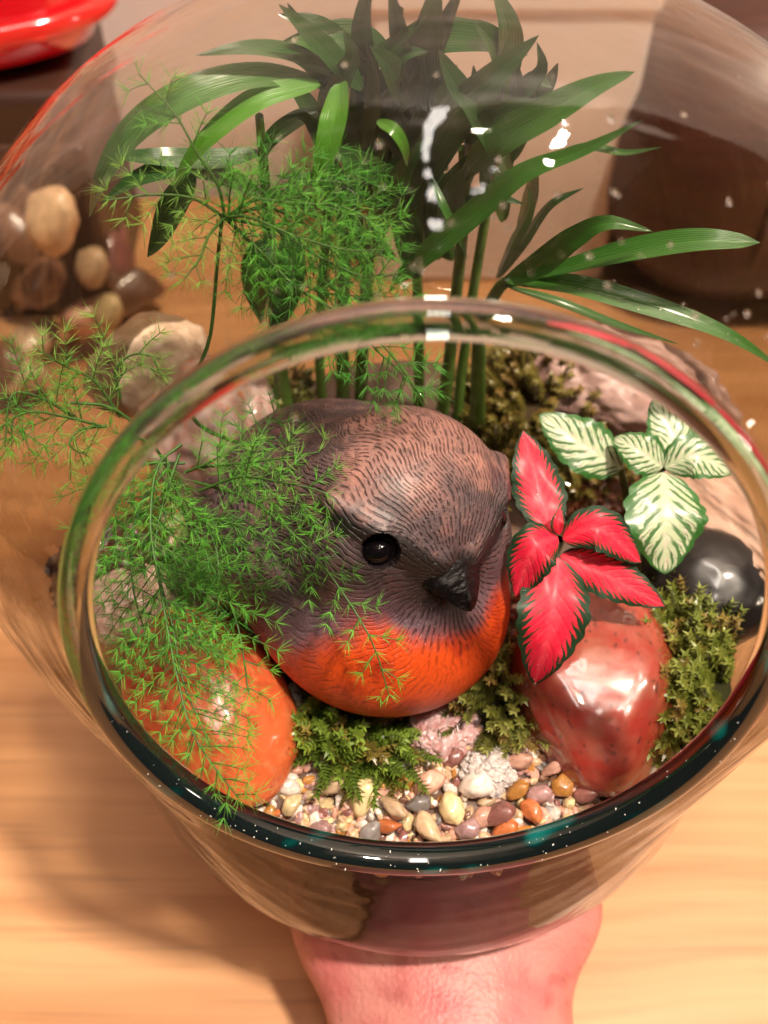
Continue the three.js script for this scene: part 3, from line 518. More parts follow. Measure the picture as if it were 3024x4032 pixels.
// ---------------------------------------------------------------- red and white veined plants
const jag = (x) => Math.abs((x - Math.floor(x)) - 0.5) * 2;
const redTex = texture(384, 512, (u, v) => {
  const s = u * 2 - 1, a = Math.abs(s), n = fbm(u * 9, v * 12, 2, 3), lat = v * 1.0 - a * 0.30 + 0.02 * n;
  const edge = 0.68 + 0.22 * (jag(lat * 15) - 0.5) * 2 * 0.8 + 0.10 * fbm(u * 20, v * 26, 5, 2);
  const tipIn = sstep(1.0, 0.93, v) * sstep(0.0, 0.02, v + 0.02);
  let m = sstep(edge + 0.03, edge - 0.03, a / (0.25 + 0.75 * tipIn));
  const gap = sstep(0.84, 0.93, jag(lat * 7.5 + 0.25 + (s > 0 ? 0.4 : 0))) * sstep(0.12, 0.3, a) * sstep(-0.12, 0.1, n + (a - 0.45) * 0.35);
  const tiny = sstep(0.88, 0.97, jag(lat * 15)) * sstep(0.35, 0.75, a) * 0.8;
  m *= 1 - Math.max(gap, tiny) * 0.85;
  const red = mix3([0.80, 0.012, 0.05], [0.90, 0.06, 0.10], sstep(0.28, 0.0, a) * 0.7 + 0.5 * sstep(0.0, 0.3, n));
  return mix3([0.012, 0.045, 0.014], red, m);
});
const whiteTex = texture(384, 512, (u, v) => {
  const s = u * 2 - 1, a = Math.abs(s), n = fbm(u * 8, v * 10, 12, 3), lat = v - a * 0.34 + 0.035 * n + (s > 0 ? 0.03 : 0);
  const edge = 0.80 + 0.10 * fbm(u * 18, v * 24, 8, 2);
  const rib = jag(lat * 8), sub = jag(lat * 24 + 0.3 * n + a * 2.2);
  let m = sstep(edge + 0.03, edge - 0.06, a) * sstep(1, 0.93, v);
  m *= 1 - sstep(0.5, 0.74, rib + 0.35 * n) * sstep(0.06, 0.24, a) * 0.92;
  m *= 1 - sstep(0.6, 0.85, sub + 0.5 * n) * sstep(0.2, 0.6, a) * 0.8;
  return mix3([0.03, 0.14, 0.025], mix3([0.54, 0.62, 0.40], [0.68, 0.62, 0.50], sstep(0, 0.25, n)), m);
});
const leafBump = texture(256, 256, (u, v) => { const a = Math.abs(u * 2 - 1), h = 1 - 0.8 * sstep(0.55, 1, jag((v - a * 0.3) * 8)) - 0.4 * sstep(0.1, 0, a); return [h, h, h]; });
const redLeaf = phy({ map: redTex, bumpMap: leafBump, bumpScale: 0.00010, roughness: 0.6, specularIntensity: 0.6, clearcoat: 0.12, clearcoatRoughness: 0.25, transmission: 0.15, thickness: 0, side: THREE.DoubleSide });
const whiteLeaf = phy({ map: whiteTex, bumpMap: leafBump, bumpScale: 0.00012, roughness: 0.5, clearcoat: 0.4, clearcoatRoughness: 0.25, side: THREE.DoubleSide });
const stemMat = phy({ color: lin(0.11, 0.16, 0.03), roughness: 0.5 });
const dropMat = phy({ color: 0xffffff, roughness: 0, transmission: 1, thickness: 0, ior: 1.6 });
const dropGeo = new THREE.SphereGeometry(1, 14, 10);
function ovate(t) { return Math.pow(Math.sin(Math.PI * Math.pow(clamp(t, 0, 1), 0.86)), 0.72) * (1 - 0.22 * t) * 1.06 + 0.02; }
function leafOf(parent, name, mat, baseP, midP, tipP, w, face, sd, o = {}) {
  const m = part(name, blade([baseP, midP, tipP], w * 0.47, face, { seg: 40, cross: 16, profile: ovate, fold: 0.16, curl: 0.2, ripple: 0.07, scallop: 0.10, sd, ...o }), mat, parent); return m;
}
function dropsOn(parent, mesh, n, r0, r1, sd) {            // beads of water lying on a leaf
  reseed(sd); const P = mesh.geometry.attributes.position, N = mesh.geometry.attributes.normal;
  const im = new THREE.InstancedMesh(dropGeo, dropMat, n), M = new THREE.Matrix4(), q = new THREE.Quaternion(); im.name = 'water_drop'; im.userData.kind = 'stuff';
  for (let i = 0; i < n; i++) {
    const k = Math.floor(rnd() * P.count), nn = V(N.getX(k), N.getY(k), N.getZ(k)); if (nn.y + 0.4 * nn.z < 0) nn.negate();
    const s = rr(r0, r1); q.setFromUnitVectors(V(0, 0, 1), nn); im.setMatrixAt(i, M.compose(V(P.getX(k), P.getY(k), P.getZ(k)).addScaledVector(nn, s * 0.3), q, V(s, s, s * 0.6)));
  }
  parent.add(im);
}
{
  const toCam = V(0, 0.8, 0.6), f = (x, y, z) => V(x, y, z).normalize();
  const S = 0.463;
  const P = (vx, vy, d) => atD(vx * S, vy * S, d);
  const root = onY(1200 * S, 1190 * S, 12.6);
  const t = thing('red_veined_plant', 'red veined plant with dark green leaf margins beside the robin figurine', 'plant', root);
  const hub = P(1208, 1165, 25.6);
  part('stem', tube([root, root.clone().lerp(hub, 0.5).add(V(0.001, 0, -0.002)), hub], 0.0014, 0.001, 10, 7), stemMat, t);
  const L = [
    leafOf(t, 'leaf', redLeaf, P(1190, 1150, 25.7), P(1165, 1060, 26.0), P(1130, 930, 26.2), 0.0285, f(0.1, 0.8, 0.6), 1),
    leafOf(t, 'leaf', redLeaf, P(1205, 1160, 25.5), P(1160, 1180, 25.0), P(1112, 1290, 25.6), 0.026, f(-0.3, 0.8, 0.5), 2),
    leafOf(t, 'leaf', redLeaf, P(1215, 1165, 25.5), P(1290, 1140, 25.2), P(1385, 1215, 25.6), 0.0235, f(0.15, 0.85, 0.5), 3),
    leafOf(t, 'leaf', redLeaf, P(1210, 1200, 25.8), P(1310, 1240, 25.7), P(1436, 1310, 25.7), 0.025, f(0.1, 0.8, 0.6), 4),
    leafOf(t, 'leaf', redLeaf, P(1205, 1205, 25.6), P(1195, 1330, 25.2), P(1155, 1478, 25.7), 0.038, f(0, 0.75, 0.66), 5),
    leafOf(t, 'small_leaf', redLeaf, P(1208, 1155, 25.4), P(1206, 1130, 25.2), P(1210, 1098, 25.3), 0.008, f(0, 0.6, 0.8), 6),
  ];
  dropsOn(t, L[0], 14, 0.0003, 0.0006, 201); dropsOn(t, L[2], 10, 0.0003, 0.0005, 202); dropsOn(t, L[4], 16, 0.0003, 0.0006, 203);

  const wr = onY(1360 * S, 1120 * S, 12.6);
  const w = thing('white_veined_plant', 'white veined plant with green leaf margins at the right of the bowl', 'plant', wr);
  const hb = P(1432, 1010, 27.4);
  part('stem', tube([wr, wr.clone().lerp(hb, 0.55).add(V(-0.002, 0.001, 0)), hb], 0.0016, 0.0011, 10, 7), stemMat, w);
  part('stem', tube([wr, wr.clone().lerp(P(1345, 1020, 28), 0.6), P(1335, 985, 28)], 0.0013, 0.0009, 10, 7), stemMat, w);
  const K = [
    leafOf(w, 'leaf', whiteLeaf, P(1345, 1012, 28), P(1260, 960, 27.7), P(1165, 895, 27.9), 0.032, f(-0.15, 0.85, 0.45), 11),
    leafOf(w, 'leaf', whiteLeaf, P(1432, 1010, 27.4), P(1385, 975, 27.1), P(1325, 945, 27.4), 0.024, f(-0.15, 0.85, 0.45), 12),
    leafOf(w, 'leaf', whiteLeaf, P(1432, 1005, 27.5), P(1450, 940, 27.7), P(1410, 862, 27.9), 0.030, f(0.1, 0.6, 0.75), 13),
    leafOf(w, 'leaf', whiteLeaf, P(1435, 1010, 27.4), P(1500, 985, 27.1), P(1582, 1022, 27.3), 0.026, f(0.15, 0.85, 0.5), 14),
    leafOf(w, 'leaf', whiteLeaf, P(1455, 985, 27.9), P(1520, 965, 27.9), P(1578, 990, 28.0), 0.018, f(0.15, 0.85, 0.5), 15),
    leafOf(w, 'leaf', whiteLeaf, P(1432, 1020, 27.3), P(1440, 1120, 26.7), P(1437, 1240, 27.0), 0.046, f(0.05, 0.72, 0.7), 16),
  ];
  dropsOn(w, K[5], 12, 0.0003, 0.0006, 204);
}

// ---------------------------------------------------------------- palm
{
  const S = 0.463, base = V(0.012, soilTop(1, -5.5) * CM, -0.055);
  const t = thing('parlour_palm', 'young parlour palm with many slender dark green leaves rising behind the robin', 'palm', base);
  const gTex = (a, b, sd) => texture(128, 512, (u, v) => { const s = Math.abs(u * 2 - 1), q = 0.5 + fbm(u * 30, v * 2.5, sd, 3) + 0.3 * sstep(0.08, 0, s); return mix3(a, b, clamp(q, 0, 1)); });
  const ribs = texture(128, 128, (u, v) => { const h = 0.5 + 0.5 * Math.sin(u * 75) * 0.5 - 0.5 * sstep(0.06, 0, Math.abs(u - 0.5)) + 0.6 * fbm(u * 8, v * 6, 3, 3); return [h, h, h]; });
  const mk = (a, b, sd) => phy({ map: gTex(a, b, sd), bumpMap: ribs, bumpScale: 0.00016, roughness: 0.38, clearcoat: 0.6, clearcoatRoughness: 0.18, transmission: 0.28, thickness: 0, side: THREE.DoubleSide });
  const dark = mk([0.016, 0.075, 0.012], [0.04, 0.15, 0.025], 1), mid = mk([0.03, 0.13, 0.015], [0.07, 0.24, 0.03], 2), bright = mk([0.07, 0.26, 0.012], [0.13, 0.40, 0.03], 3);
  const stemG = phy({ map: texture(32, 256, (u, v) => mix3([0.06, 0.13, 0.02], [0.16, 0.28, 0.05], clamp(0.5 + fbm(u * 4, v * 14, 6, 3) - 0.25 * sstep(0.03, 0, Math.abs(v * 4 % 1 - 0.5)), 0, 1))), roughness: 0.4, clearcoat: 0.4 });
  const P = (vx, vy, z) => onZ(vx * S, vy * S, z);
  const stem = (pts, r0, r1) => part('stem', tube(pts.map((p) => P(...p)), r0, r1, 30, 9), stemG, t);
  stem([[622, 905, -5.6], [605, 800, -5.4], [590, 640, -5.2], [575, 420, -5.0], [560, 250, -4.6]], 0.0026, 0.0010);
  stem([[700, 895, -5.8], [690, 780, -5.7], [700, 560, -5.4], [720, 330, -5.2], [745, 180, -4.8]], 0.0016, 0.0012);
  stem([[742, 895, -5.8], [740, 760, -5.7], [745, 560, -5.4], [760, 300, -5.2], [790, 0, -4.8]], 0.0022, 0.0013);
  stem([[778, 895, -6.0], [782, 760, -5.8], [800, 520, -5.4], [830, 300, -5.2], [860, 20, -4.6]], 0.0020, 0.0012);
  stem([[905, 890, -6.2], [905, 760, -6.1], [900, 560, -5.9], [890, 330, -5.5], [900, 60, -5.0]], 0.0018, 0.0012);
  stem([[950, 925, -5.6], [968, 800, -5.4], [985, 640, -5.2], [1005, 420, -4.8], [1000, 320, -4.6]], 0.0022, 0.0012);
  stem([[985, 940, -5.6], [1000, 780, -5.5], [1040, 520, -5.3], [1080, 300, -5.1], [1110, 120, -4.9]], 0.0017, 0.0011);
  stem([[1025, 985, -4.8], [1032, 880, -4.7], [1034, 780, -4.6], [1040, 700, -4.5], [1080, 620, -4.2], [1100, 606, -3.9]], 0.0028, 0.0015);
  const up = V(0, 0.75, 0.66), A = (x, y, z) => V(x, y, z).normalize();
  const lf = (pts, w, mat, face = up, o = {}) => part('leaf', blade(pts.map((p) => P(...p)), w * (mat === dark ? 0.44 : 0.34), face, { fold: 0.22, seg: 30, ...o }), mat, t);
  // left group
  lf([[700, 182, -4.2], [560, 165, -3.6], [420, 200, -3.0], [300, 275, -2.6], [225, 380, -2.6], [192, 470, -3.0]], 0.0225, mid, A(-0.2, 0.85, 0.5), { profile: (q) => Math.pow(Math.sin(Math.PI * (0.05 + 0.95 * q)), 0.6) });
  lf([[690, 180, -3.8], [560, 215, -3.2], [460, 290, -2.8], [400, 360, -2.6], [370, 420, -2.6]], 0.0175, bright, A(-0.35, 0.8, 0.5));
  lf([[735, 180, -3.6], [725, 250, -2.8], [705, 330, -2.4], [680, 412, -2.3]], 0.019, bright, A(-0.5, 0.5, 0.8), { profile: (q) => Math.pow(Math.sin(Math.PI * (0.06 + 0.94 * Math.pow(q, 0.7))), 0.55) });
  lf([[735, 165, -4.2], [640, 120, -4.0], [540, 105, -3.6], [420, 120, -3.2]], 0.011, dark, A(0, 0.9, 0.4));
  lf([[815, 262, -2.2], [850, 280, -1.9], [872, 315, -1.8], [879, 360, -1.8]], 0.0075, bright, A(0.2, 0.6, 0.8));
  lf([[560, 330, -5.0], [470, 345, -4.6], [330, 340, -4.2], [215, 335, -4.4]], 0.013, dark, A(0, 0.9, 0.4));
  lf([[565, 420, -5.2], [480, 380, -4.6], [400, 360, -4.2], [300, 385, -4.0], [215, 440, -4.0]], 0.016, dark, A(0, 0.9, 0.4));
  lf([[420, 380, -3.6], [375, 450, -3.4], [340, 520, -3.4], [318, 556, -3.4]], 0.018, dark, A(-0.6, 0.4, 0.7));
  lf([[590, 520, -5.0], [560, 560, -4.6], [555, 630, -4.4], [565, 700, -4.4]], 0.020, dark, A(-0.5, 0.3, 0.8));
  lf([[625, 500, -5.0], [625, 570, -4.6], [612, 650, -4.4], [590, 730, -4.4]], 0.020, dark, A(0.3, 0.4, 0.8));
  lf([[690, 240, -5], [640, 260, -4.8], [580, 310, -4.6], [560, 380, -4.6]], 0.011, dark, A(-0.3, 0.8, 0.5));
  // right group
  lf([[985, 400, -4.2], [1060, 320, -3.6], [1180, 245, -3.0], [1290, 185, -2.8], [1372, 155, -2.8]], 0.022, mid, A(0.4, 0.8, 0.5), { profile: (q) => Math.pow(Math.sin(Math.PI * (0.04 + 0.96 * q)), 0.7) });
  lf([[850, 610, -3.4], [930, 540, -3.0], [1030, 455, -2.8], [1130, 375, -2.6], [1270, 320, -2.4], [1390, 258, -2.4]], 0.0165, mid, A(0.3, 0.8, 0.5));
  lf([[1180, 345, -3.0], [1270, 318, -2.6], [1350, 330, -2.4], [1430, 318, -2.2]], 0.006, mid, A(0.3, 0.8, 0.5));
  lf([[1090, 612, -3.9], [1160, 575, -3.3], [1240, 515, -2.8], [1310, 482, -2.5], [1412, 500, -2.3]], 0.0185, mid, A(0.15, 0.8, 0.55));
  lf([[1105, 608, -3.9], [1230, 575, -3.2], [1370, 540, -2.6], [1510, 520, -2.2], [1642, 524, -2.0]], 0.0175, mid, A(0.1, 0.9, 0.4), { profile: (q) => 0.25 + 0.8 * Math.pow(Math.sin(Math.PI * (0.02 + 0.98 * Math.pow(q, 1.6))), 0.7) * (q > 0.02 ? 1 : 0) - 0.25 * sstep(0.93, 1, q) });
  const wetLeaf = lf([[1095, 606, -3.8], [1230, 615, -3.0], [1380, 655, -2.4], [1530, 705, -1.9], [1610, 745, -1.6], [1690, 800, -1.4]], 0.0175, mid, A(0.1, 0.9, 0.4));
  lf([[1100, 620, -4.0], [1200, 650, -3.6], [1330, 700, -3.2], [1470, 745, -2.9]], 0.0075, mid, A(0.1, 0.9, 0.4));
  lf([[1075, 600, -4.4], [1110, 520, -4.2], [1145, 450, -4.2], [1140, 400, -4.2]], 0.010, dark, A(0.5, 0.5, 0.7));
  lf([[1075, 600, -4.6], [1130, 520, -4.4], [1190, 440, -4.3], [1262, 405, -4.3]], 0.009, dark, A(0.5, 0.5, 0.7));
  lf([[930, 380, -4.0], [960, 450, -3.4], [985, 500, -3.2], [1010, 560, -3.2]], 0.006, mid, A(0.3, 0.6, 0.7));
  // dark crown in the middle and up out of the frame
  reseed(77);
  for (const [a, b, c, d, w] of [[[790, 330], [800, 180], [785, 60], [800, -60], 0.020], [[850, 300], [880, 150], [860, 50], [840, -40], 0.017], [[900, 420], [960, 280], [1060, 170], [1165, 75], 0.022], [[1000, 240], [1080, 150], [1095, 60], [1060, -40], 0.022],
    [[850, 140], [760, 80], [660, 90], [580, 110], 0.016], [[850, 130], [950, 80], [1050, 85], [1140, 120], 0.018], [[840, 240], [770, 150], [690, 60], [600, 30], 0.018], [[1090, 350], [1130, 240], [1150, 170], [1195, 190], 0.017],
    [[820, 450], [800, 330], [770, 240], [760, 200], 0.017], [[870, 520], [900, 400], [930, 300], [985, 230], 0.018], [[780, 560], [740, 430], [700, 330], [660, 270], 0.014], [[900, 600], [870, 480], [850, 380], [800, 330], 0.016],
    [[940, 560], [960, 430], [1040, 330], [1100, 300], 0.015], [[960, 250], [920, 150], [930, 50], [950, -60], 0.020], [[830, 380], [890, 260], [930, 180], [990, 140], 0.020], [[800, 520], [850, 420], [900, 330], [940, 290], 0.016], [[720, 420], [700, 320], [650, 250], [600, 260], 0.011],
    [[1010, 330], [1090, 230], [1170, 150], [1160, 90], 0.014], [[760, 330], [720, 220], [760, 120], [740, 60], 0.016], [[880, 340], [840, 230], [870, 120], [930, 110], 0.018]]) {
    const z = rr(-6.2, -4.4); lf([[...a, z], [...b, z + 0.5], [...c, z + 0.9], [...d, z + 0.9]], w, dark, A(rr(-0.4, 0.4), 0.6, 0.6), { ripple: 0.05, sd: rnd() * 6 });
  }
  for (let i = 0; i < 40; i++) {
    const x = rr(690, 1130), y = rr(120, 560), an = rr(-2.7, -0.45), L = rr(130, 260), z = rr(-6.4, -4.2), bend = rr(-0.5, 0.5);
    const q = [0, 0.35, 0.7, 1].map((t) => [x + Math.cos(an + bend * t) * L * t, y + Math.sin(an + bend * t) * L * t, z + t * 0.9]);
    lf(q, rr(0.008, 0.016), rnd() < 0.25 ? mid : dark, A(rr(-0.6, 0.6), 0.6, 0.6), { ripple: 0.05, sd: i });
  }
  // water beads along the lowest right leaf
  dropsOn(t, wetLeaf, 46, 0.0004, 0.0010, 301);
}

// ---------------------------------------------------------------- feathery asparagus fern
{
  const S = 0.463, base = atD(0, 0, 0), b0 = onY(195, 545, 12.7);
  const t = thing('asparagus_fern', 'feathery bright green asparagus fern draping over the rim at left', 'fern', b0);
  const needleMats = [phy({ color: lin(0.07, 0.33, 0.03), roughness: 0.45, clearcoat: 0.3 }), phy({ color: lin(0.13, 0.45, 0.04), roughness: 0.45, clearcoat: 0.3 }), phy({ color: lin(0.24, 0.50, 0.08), roughness: 0.45, clearcoat: 0.3 })];
  const frondStem = phy({ color: lin(0.05, 0.12, 0.02), roughness: 0.5 });
  const P = (vx, vy, d) => atD(vx * S, vy * S, d);
  function frond(pts, o = {}) {
    const { bl: bl0 = 0.016, step = 0.0030, nl = 0.0048, mat = 0, sd = 1, start = 0.12, thick = 0.000062, up = V(0, 0.6, 0.8) } = o;
    reseed(sd * 13 + 5); const bl = bl0 * 1.1;
    const c = curve(pts), len = c.getLength(), pos = [], idx = [];
    const needle = (p, d, l) => {
      const side = V(0, 0, 0).crossVectors(d, V(rr(-1, 1), rr(-1, 1), rr(-1, 1))).normalize(), s2 = V(0, 0, 0).crossVectors(d, side), bend = side.clone().multiplyScalar(rr(-0.3, 0.3) * l).addScaledVector(V(0, -1, 0), 0.05 * l);
      const i = pos.length / 3, w = thick * rr(0.8, 1.2);
      for (const [f, k] of [[0, 0.7], [0.5, 1]]) for (let m = 0; m < 3; m++) { const a = m * 2.094; const q = p.clone().addScaledVector(d, l * f).addScaledVector(bend, f * f).addScaledVector(side, Math.cos(a) * w * k).addScaledVector(s2, Math.sin(a) * w * k); pos.push(q.x, q.y, q.z); }
      const e = p.clone().addScaledVector(d, l).add(bend); pos.push(e.x, e.y, e.z);
      for (let m = 0; m < 3; m++) { const n = (m + 1) % 3; idx.push(i + m, i + n, i + 3 + n, i + m, i + 3 + n, i + 3 + m, i + 3 + m, i + 3 + n, i + 6); }
    };
    const whorl = (p, axis, k, l) => { for (let m = 0; m < k; m++) { const r = V(rr(-1, 1), rr(-1, 1), rr(-1, 1)); r.addScaledVector(axis, -r.dot(axis)).normalize(); needle(p, axis.clone().multiplyScalar(rr(0.4, 1.3)).add(r).normalize(), l * rr(0.5, 1.25)); } };
    const tubes = [tube(pts, 0.00042, 0.00016, 40, 5)];
    const nb = Math.floor(len * (1 - start) / step); let sgn = 1;
    for (let i = 0; i < nb; i++) {
      const v = start + (1 - start) * (i + 0.5) / nb, p = c.getPointAt(v), ax = c.getTangentAt(v); sgn = -sgn;
      const sd1 = V(0, 0, 0).crossVectors(ax, up).normalize().multiplyScalar(sgn), L = bl * Math.sin(Math.PI * Math.pow(0.08 + 0.92 * (1 - (v - start) / (1 - start)), 0.8) * 0.62 + 0.06) * rr(0.7, 1.15);
      const dir = ax.clone().multiplyScalar(rr(0.5, 0.9)).add(sd1).addScaledVector(up, rr(-0.25, 0.35)).normalize(), n = Math.max(1, Math.round(L / 0.0028));
      const end = p.clone().addScaledVector(dir, L).addScaledVector(V(0, -1, 0), L * 0.12), mid = p.clone().lerp(end, 0.5).addScaledVector(V(0, 1, 0), L * 0.05);
      if (L > 0.003) tubes.push(tube([p, mid, end], 0.00016, 0.0001, 4, 4));
      const bc = curve([p, mid, end]);
      whorl(p, ax, 9, nl);
      for (let k = 1; k <= n; k++) whorl(bc.getPointAt(k / n), dir, k === n ? 14 : 12, nl * (k === n ? 1.0 : 0.95));
    }
    whorl(c.getPointAt(1), c.getTangentAt(1), 9, nl);
    const g = new THREE.BufferGeometry(); g.setAttribute('position', new THREE.Float32BufferAttribute(pos, 3)); g.setIndex(idx); g.computeVertexNormals();
    const st = part('frond', mergeGeometries(tubes), frondStem, t);
    const off = b0; g.translate(-off.x, -off.y, -off.z); const nm = shadows(new THREE.Mesh(g, needleMats[mat])); nm.name = 'needles'; nm.userData.kind = 'stuff'; st.add(nm);
  }
  // the long frond that hangs down over the rim
  frond([P(392, 960, 24.2), P(345, 1000, 23.9), P(325, 1130, 23.4), P(350, 1290, 23.1), P(380, 1450, 22.7), P(420, 1590, 22.3), P(515, 1725, 21.9)], { bl: 0.016, sd: 1, mat: 1, start: 0.04, step: 0.0021 });
  frond([P(388, 980, 24.5), P(360, 1060, 24.1), P(335, 1190, 23.7), P(372, 1350, 23.3), P(395, 1470, 23.0), P(450, 1600, 22.6)], { bl: 0.013, sd: 51, mat: 0, start: 0.04 });
  frond([P(400, 1000, 24.8), P(290, 1010, 24.4), P(255, 1080, 24.1), P(250, 1200, 24.0)], { bl: 0.012, sd: 2, mat: 0 });
  frond([P(405, 1110, 25.0), P(460, 1230, 24.6), P(510, 1340, 24.2), P(538, 1500, 23.9)], { bl: 0.011, sd: 3, mat: 1 });
  frond([P(420, 1040, 24.8), P(540, 1080, 24.0), P(660, 1180, 23.3), P(740, 1280, 22.9), P(805, 1390, 22.7), P(840, 1500, 22.9)], { bl: 0.008, sd: 4, mat: 1, nl: 0.0042, step: 0.004 });
  frond([P(420, 1010, 25.2), P(520, 1000, 24.7), P(640, 985, 24.3), P(745, 965, 24.3)], { bl: 0.007, sd: 5, mat: 2, step: 0.004 });
  frond([P(430, 1060, 24.6), P(520, 1030, 23.9), P(600, 1040, 23.4), P(690, 1060, 23.2), P(720, 1075, 23.2)], { bl: 0.010, sd: 6, mat: 1, step: 0.004 });
  frond([P(480, 1060, 25.2), P(540, 980, 25.3), P(580, 910, 25.5), P(600, 880, 25.6)], { bl: 0.010, sd: 7, mat: 0 });
  frond([P(400, 1180, 25.2), P(430, 1120, 24.6), P(500, 1130, 24.2), P(600, 1170, 23.8), P(700, 1210, 23.6)], { bl: 0.010, sd: 8, mat: 1, step: 0.004 });
  frond([P(330, 1060, 24.6), P(330, 1200, 24.2), P(400, 1330, 24.0), P(410, 1420, 23.8)], { bl: 0.014, sd: 9, mat: 0 });
  frond([P(370, 1000, 24.6), P(300, 1100, 24.2), P(285, 1250, 23.9), P(320, 1390, 23.6)], { bl: 0.012, sd: 52, mat: 0 });
  frond([P(410, 1080, 25.0), P(465, 1180, 24.5), P(470, 1300, 24.2), P(450, 1400, 24.0)], { bl: 0.012, sd: 53, mat: 0 });
  frond([P(400, 1020, 25.2), P(450, 1000, 24.9), P(520, 960, 24.9), P(560, 950, 24.9)], { bl: 0.011, sd: 54, mat: 1 });
  // upper cloud in front of the palm, on a thin bare stalk
  part('stalk', tube([onY(400, 470, 12.8), P(415, 900, 26), P(455, 720, 24.6), P(470, 560, 23.6), P(480, 470, 22.6)], 0.0006, 0.00045, 40, 6), frondStem, t);
  const hub = [485, 470];
  frond([P(...hub, 22.6), P(420, 430, 22.1), P(340, 420, 21.7), P(235, 432, 21.4)], { bl: 0.008, sd: 21, mat: 2, start: 0.0 });
  frond([P(...hub, 22.6), P(560, 430, 22.2), P(680, 440, 22.0), P(790, 470, 22.0), P(870, 455, 22.0)], { bl: 0.013, sd: 22, mat: 0, start: 0.0 });
  frond([P(...hub, 22.6), P(600, 500, 22.0), P(700, 560, 21.8), P(800, 600, 21.8), P(860, 590, 21.8)], { bl: 0.014, sd: 23, mat: 0, start: 0.0 });
  frond([P(...hub, 22.6), P(560, 540, 22.0), P(640, 620, 21.9), P(740, 680, 22.0), P(830, 750, 22.2), P(905, 850, 22.6)], { bl: 0.012, sd: 24, mat: 0, start: 0.0 });
  frond([P(...hub, 22.6), P(470, 400, 22.0), P(425, 330, 21.6), P(380, 250, 21.3), P(300, 160, 21.0)], { bl: 0.007, sd: 25, mat: 1, start: 0.0, step: 0.0045 });
  frond([P(...hub, 22.6), P(450, 510, 21.8), P(430, 560, 21.3), P(395, 605, 21.0)], { bl: 0.007, sd: 26, mat: 2, start: 0.0 });
  frond([P(...hub, 22.6), P(540, 470, 21.6), P(640, 510, 21.4), P(750, 540, 21.4), P(830, 540, 21.4)], { bl: 0.013, sd: 27, mat: 1, start: 0.0 });
  frond([P(690, 600, 22.2), P(760, 660, 22.6), P(800, 740, 22.8), P(860, 800, 23.0), P(900, 845, 23.2)], { bl: 0.011, sd: 28, mat: 0, start: 0.0 });
  frond([P(560, 430, 22.4), P(610, 400, 22.0), P(690, 390, 22.0), P(770, 400, 22.2)], { bl: 0.010, sd: 29, mat: 0, start: 0.0 });
  frond([P(...hub, 22.6), P(580, 450, 22.6), P(680, 500, 22.6), P(770, 590, 22.8), P(800, 650, 22.9)], { bl: 0.012, sd: 31, mat: 1, start: 0.05 });
  frond([P(520, 500, 22.3), P(600, 580, 22.4), P(690, 630, 22.5), P(780, 640, 22.6)], { bl: 0.012, sd: 32, mat: 0, start: 0.0 });
  frond([P(560, 430, 22.0), P(650, 440, 21.8), P(750, 450, 21.8), P(830, 500, 21.9)], { bl: 0.011, sd: 33, mat: 1, start: 0.0 });
  // wisps by the left wall of the glass
  part('stalk', tube([b0.clone(), P(330, 960, 25), P(240, 880, 24.2), P(150, 870, 23.8)], 0.0005, 0.0004, 24, 6), frondStem, t);
  frond([P(260, 900, 24.4), P(200, 820, 23.8), P(140, 790, 23.4), P(80, 755, 23.0)], { bl: 0.010, sd: 41, mat: 2, start: 0.0 });
  frond([P(260, 860, 24.4), P(250, 800, 24.0), P(290, 765, 23.8), P(345, 775, 23.8)], { bl: 0.012, sd: 42, mat: 2, start: 0.0 });
  frond([P(220, 920, 24.2), P(140, 900, 23.7), P(60, 890, 23.3), P(-10, 930, 23.2)], { bl: 0.012, sd: 43, mat: 1, start: 0.0 });
  frond([P(160, 900, 24.0), P(90, 860, 23.5), P(30, 850, 23.2), P(10, 960, 23.2)], { bl: 0.011, sd: 44, mat: 0, start: 0.0 });
  frond([P(230, 920, 24.4), P(170, 930, 24.0), P(150, 960, 23.8), P(190, 985, 23.6)], { bl: 0.008, sd: 45, mat: 2, start: 0.0 });
}

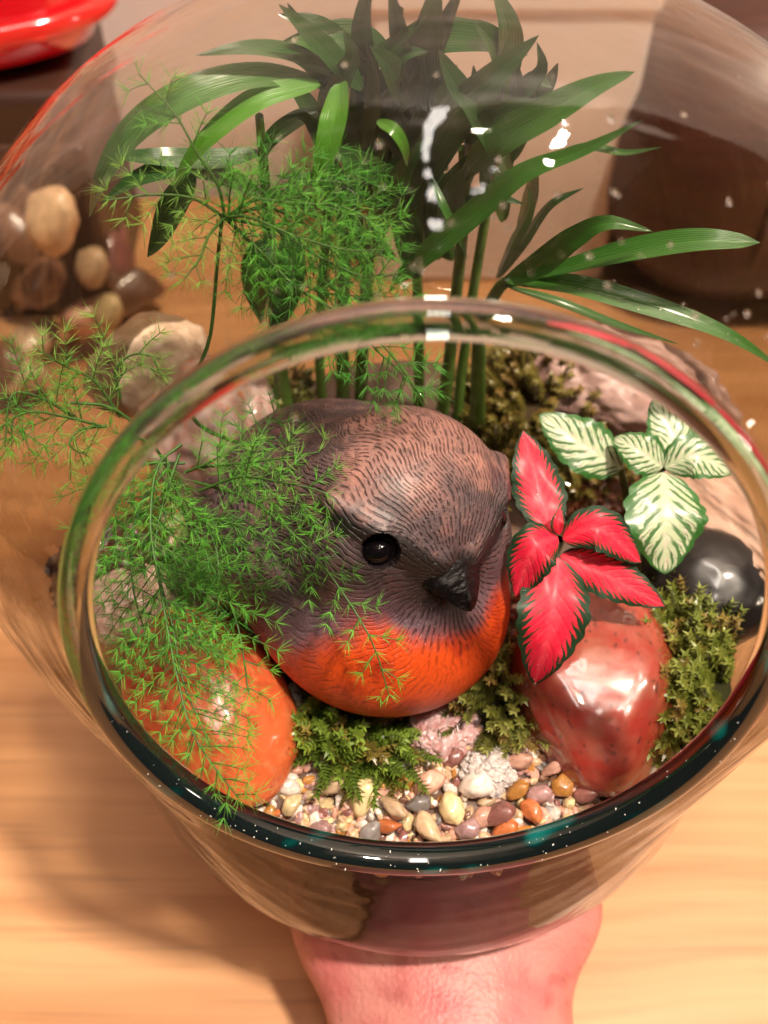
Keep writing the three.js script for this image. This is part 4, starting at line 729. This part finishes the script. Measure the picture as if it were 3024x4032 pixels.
// ---------------------------------------------------------------- the hand and wrist that carry the bowl
{
  const cap = (p, a, b, ra, rb, sx = 1) => { const ab = b.clone().sub(a), t = clamp(p.clone().sub(a).dot(ab) / ab.lengthSq(), 0, 1), q = p.clone().sub(a).addScaledVector(ab, -t); q.y *= sx; return q.length() - lerp(ra, rb, t); };
  const sm = (a, b, k) => { const h = Math.max(k - Math.abs(a - b), 0) / k; return Math.min(a, b) - h * h * k * 0.25; };
  const j = (x, y, z) => V(x, y, z);
  const sd = (p) => {                                           // cm
    let d = cap(p, j(0.85, 4.1, 9.2), j(1.2, 2.4, 27), 3.5, 4.3, 1.5);
    d = sm(d, cap(p, j(0.2, 5.6, 7.5), j(0.9, 4.6, 16), 0.75, 0.8), 1.0); d = sm(d, cap(p, j(1.7, 5.6, 7.5), j(1.6, 4.6, 16), 0.7, 0.8), 1.0);            // forearm, wrist flattened
    d = sm(d, cap(p, j(-1.8, 4.7, 7.0), j(-2.0, 5.2, 3.6), 2.15, 1.8, 1.1), 1.6);      // ball of the thumb
    d = sm(d, cap(p, j(3.6, 4.8, 6.8), j(3.5, 5.2, 3.2), 1.9, 1.5, 1.1), 1.4);      // heel, little finger side
    d = sm(d, cap(p, j(0.9, 4.7, 6.8), j(0.9, 5.1, 1.8), 1.9, 1.6, 1.1), 1.6);
    d = sm(d, cap(p, j(-1.6, 5.2, 2.8), j(3.2, 5.2, 2.2), 1.35, 1.2, 1.1), 1.4);      // knuckle row
    const fing = [[-2.2, 1.9, 7.2, 0.95], [-0.5, 1.2, 8.0, 1.0], [1.4, 1.2, 7.6, 0.95], [3.2, 1.7, 6.2, 0.82]];
    for (const [x, z, l, r] of fing) {
      const a = j(x, 5.6, z), b = j(x * 1.12, 5.75, z - l * 0.45), c = j(x * 1.22, 5.95, z - l * 0.75), e = j(x * 1.3, 6.3, z - l);
      let f = Math.min(cap(p, a, b, r, r * 0.92), cap(p, b, c, r * 0.92, r * 0.85)); f = sm(f, cap(p, c, e, r * 0.85, r * 0.72), 0.25); d = sm(d, f, 0.5);
    }
    let th = cap(p, j(-2.0, 5.0, 6.0), j(-4.6, 5.6, 3.6), 1.35, 1.1); th = sm(th, cap(p, j(-4.6, 5.6, 3.6), j(-6.0, 6.0, 1.6), 1.05, 0.85), 0.3); d = sm(d, th, 0.9);
    return Math.max(d, p.y - 7.22);                              // pressed flat where the bowl rests on it
  };
  const res = 92, half = 14.5, ctr = V(0, 3.5, 10), mc = new MarchingCubes(res, std({}), false, false, 400000);
  for (let z = 0; z < res; z++) for (let y = 0; y < res; y++) for (let x = 0; x < res; x++) {
    const p = V((x / res * 2 - 1) * half, (y / res * 2 - 1) * half, (z / res * 2 - 1) * half).add(ctr); mc.field[x + y * res + z * res * res] = -sd(p);
  }
  mc.isolation = 0; mc.update();
  let g = new THREE.BufferGeometry(); g.setAttribute('position', new THREE.Float32BufferAttribute(Array.from(mc.positionArray.subarray(0, mc.count * 3)), 3));
  g.scale(half, half, half); g.translate(ctr.x, ctr.y, ctr.z); g = mergeVertices(g, 1e-3);
  const Q = g.attributes.position, col = [];
  for (let i = 0; i < Q.count; i++) {
    const x = Q.getX(i), y = Q.getY(i), z = Q.getZ(i), n = fbm(x * 0.5, y * 0.5, z * 0.5, 3), m = fbm(x * 1.8, y * 1.8, z * 1.8, 3);
    let c = mix3([0.62, 0.235, 0.195], [0.62, 0.175, 0.16], sstep(-0.1, 0.3, n)); c = mix3(c, [0.48, 0.11, 0.10], sstep(0.05, 0.35, m) * 0.6);
    const crease = Math.min(Math.abs(z - 8.9 - 0.4 * Math.sin(x * 0.7) - 0.3 * n), Math.abs(z - 9.5 - 0.35 * Math.sin(x * 0.5 + 1) - 0.4 * n)); c = mix3(c, [0.40, 0.085, 0.08], sstep(0.12, 0.01, crease) * 0.75); const blue = sstep(0.25, 0.0, Math.abs(x - 2.2 - 0.3 * z + 2.6 + 0.8 * n)); c = mix3(c, [0.46, 0.19, 0.20], blue * 0.35);
    col.push(...c);
  }
  g.setAttribute('color', new THREE.Float32BufferAttribute(col, 3));
  const uvs = []; for (let i = 0; i < Q.count; i++) uvs.push(Q.getX(i) / 8, Q.getZ(i) / 8); g.setAttribute('uv', new THREE.Float32BufferAttribute(uvs, 2));
  g.scale(CM, CM, CM); g.computeVertexNormals();
  const pores = texture(512, 512, (u, v) => { const h = 0.6 + 0.4 * fbm(u * 60, v * 60, 2, 3) + 0.35 * fbm(u * 5, v * 18, 8, 3); return [h, h, h]; });
  const skin = phy({ vertexColors: true, bumpMap: pores, bumpScale: 0.0006, roughness: 0.48, sheen: 0.2, sheenColor: lin(0.9, 0.5, 0.4), sheenRoughness: 0.5 });
  const t = thing('person', 'bare pink hand and wrist, palm up, carrying the bowl from below', 'person', V(0.009, 0.04, 0.12));
  part('hand', g, skin, t);
}
renderer.render(scene, camera);
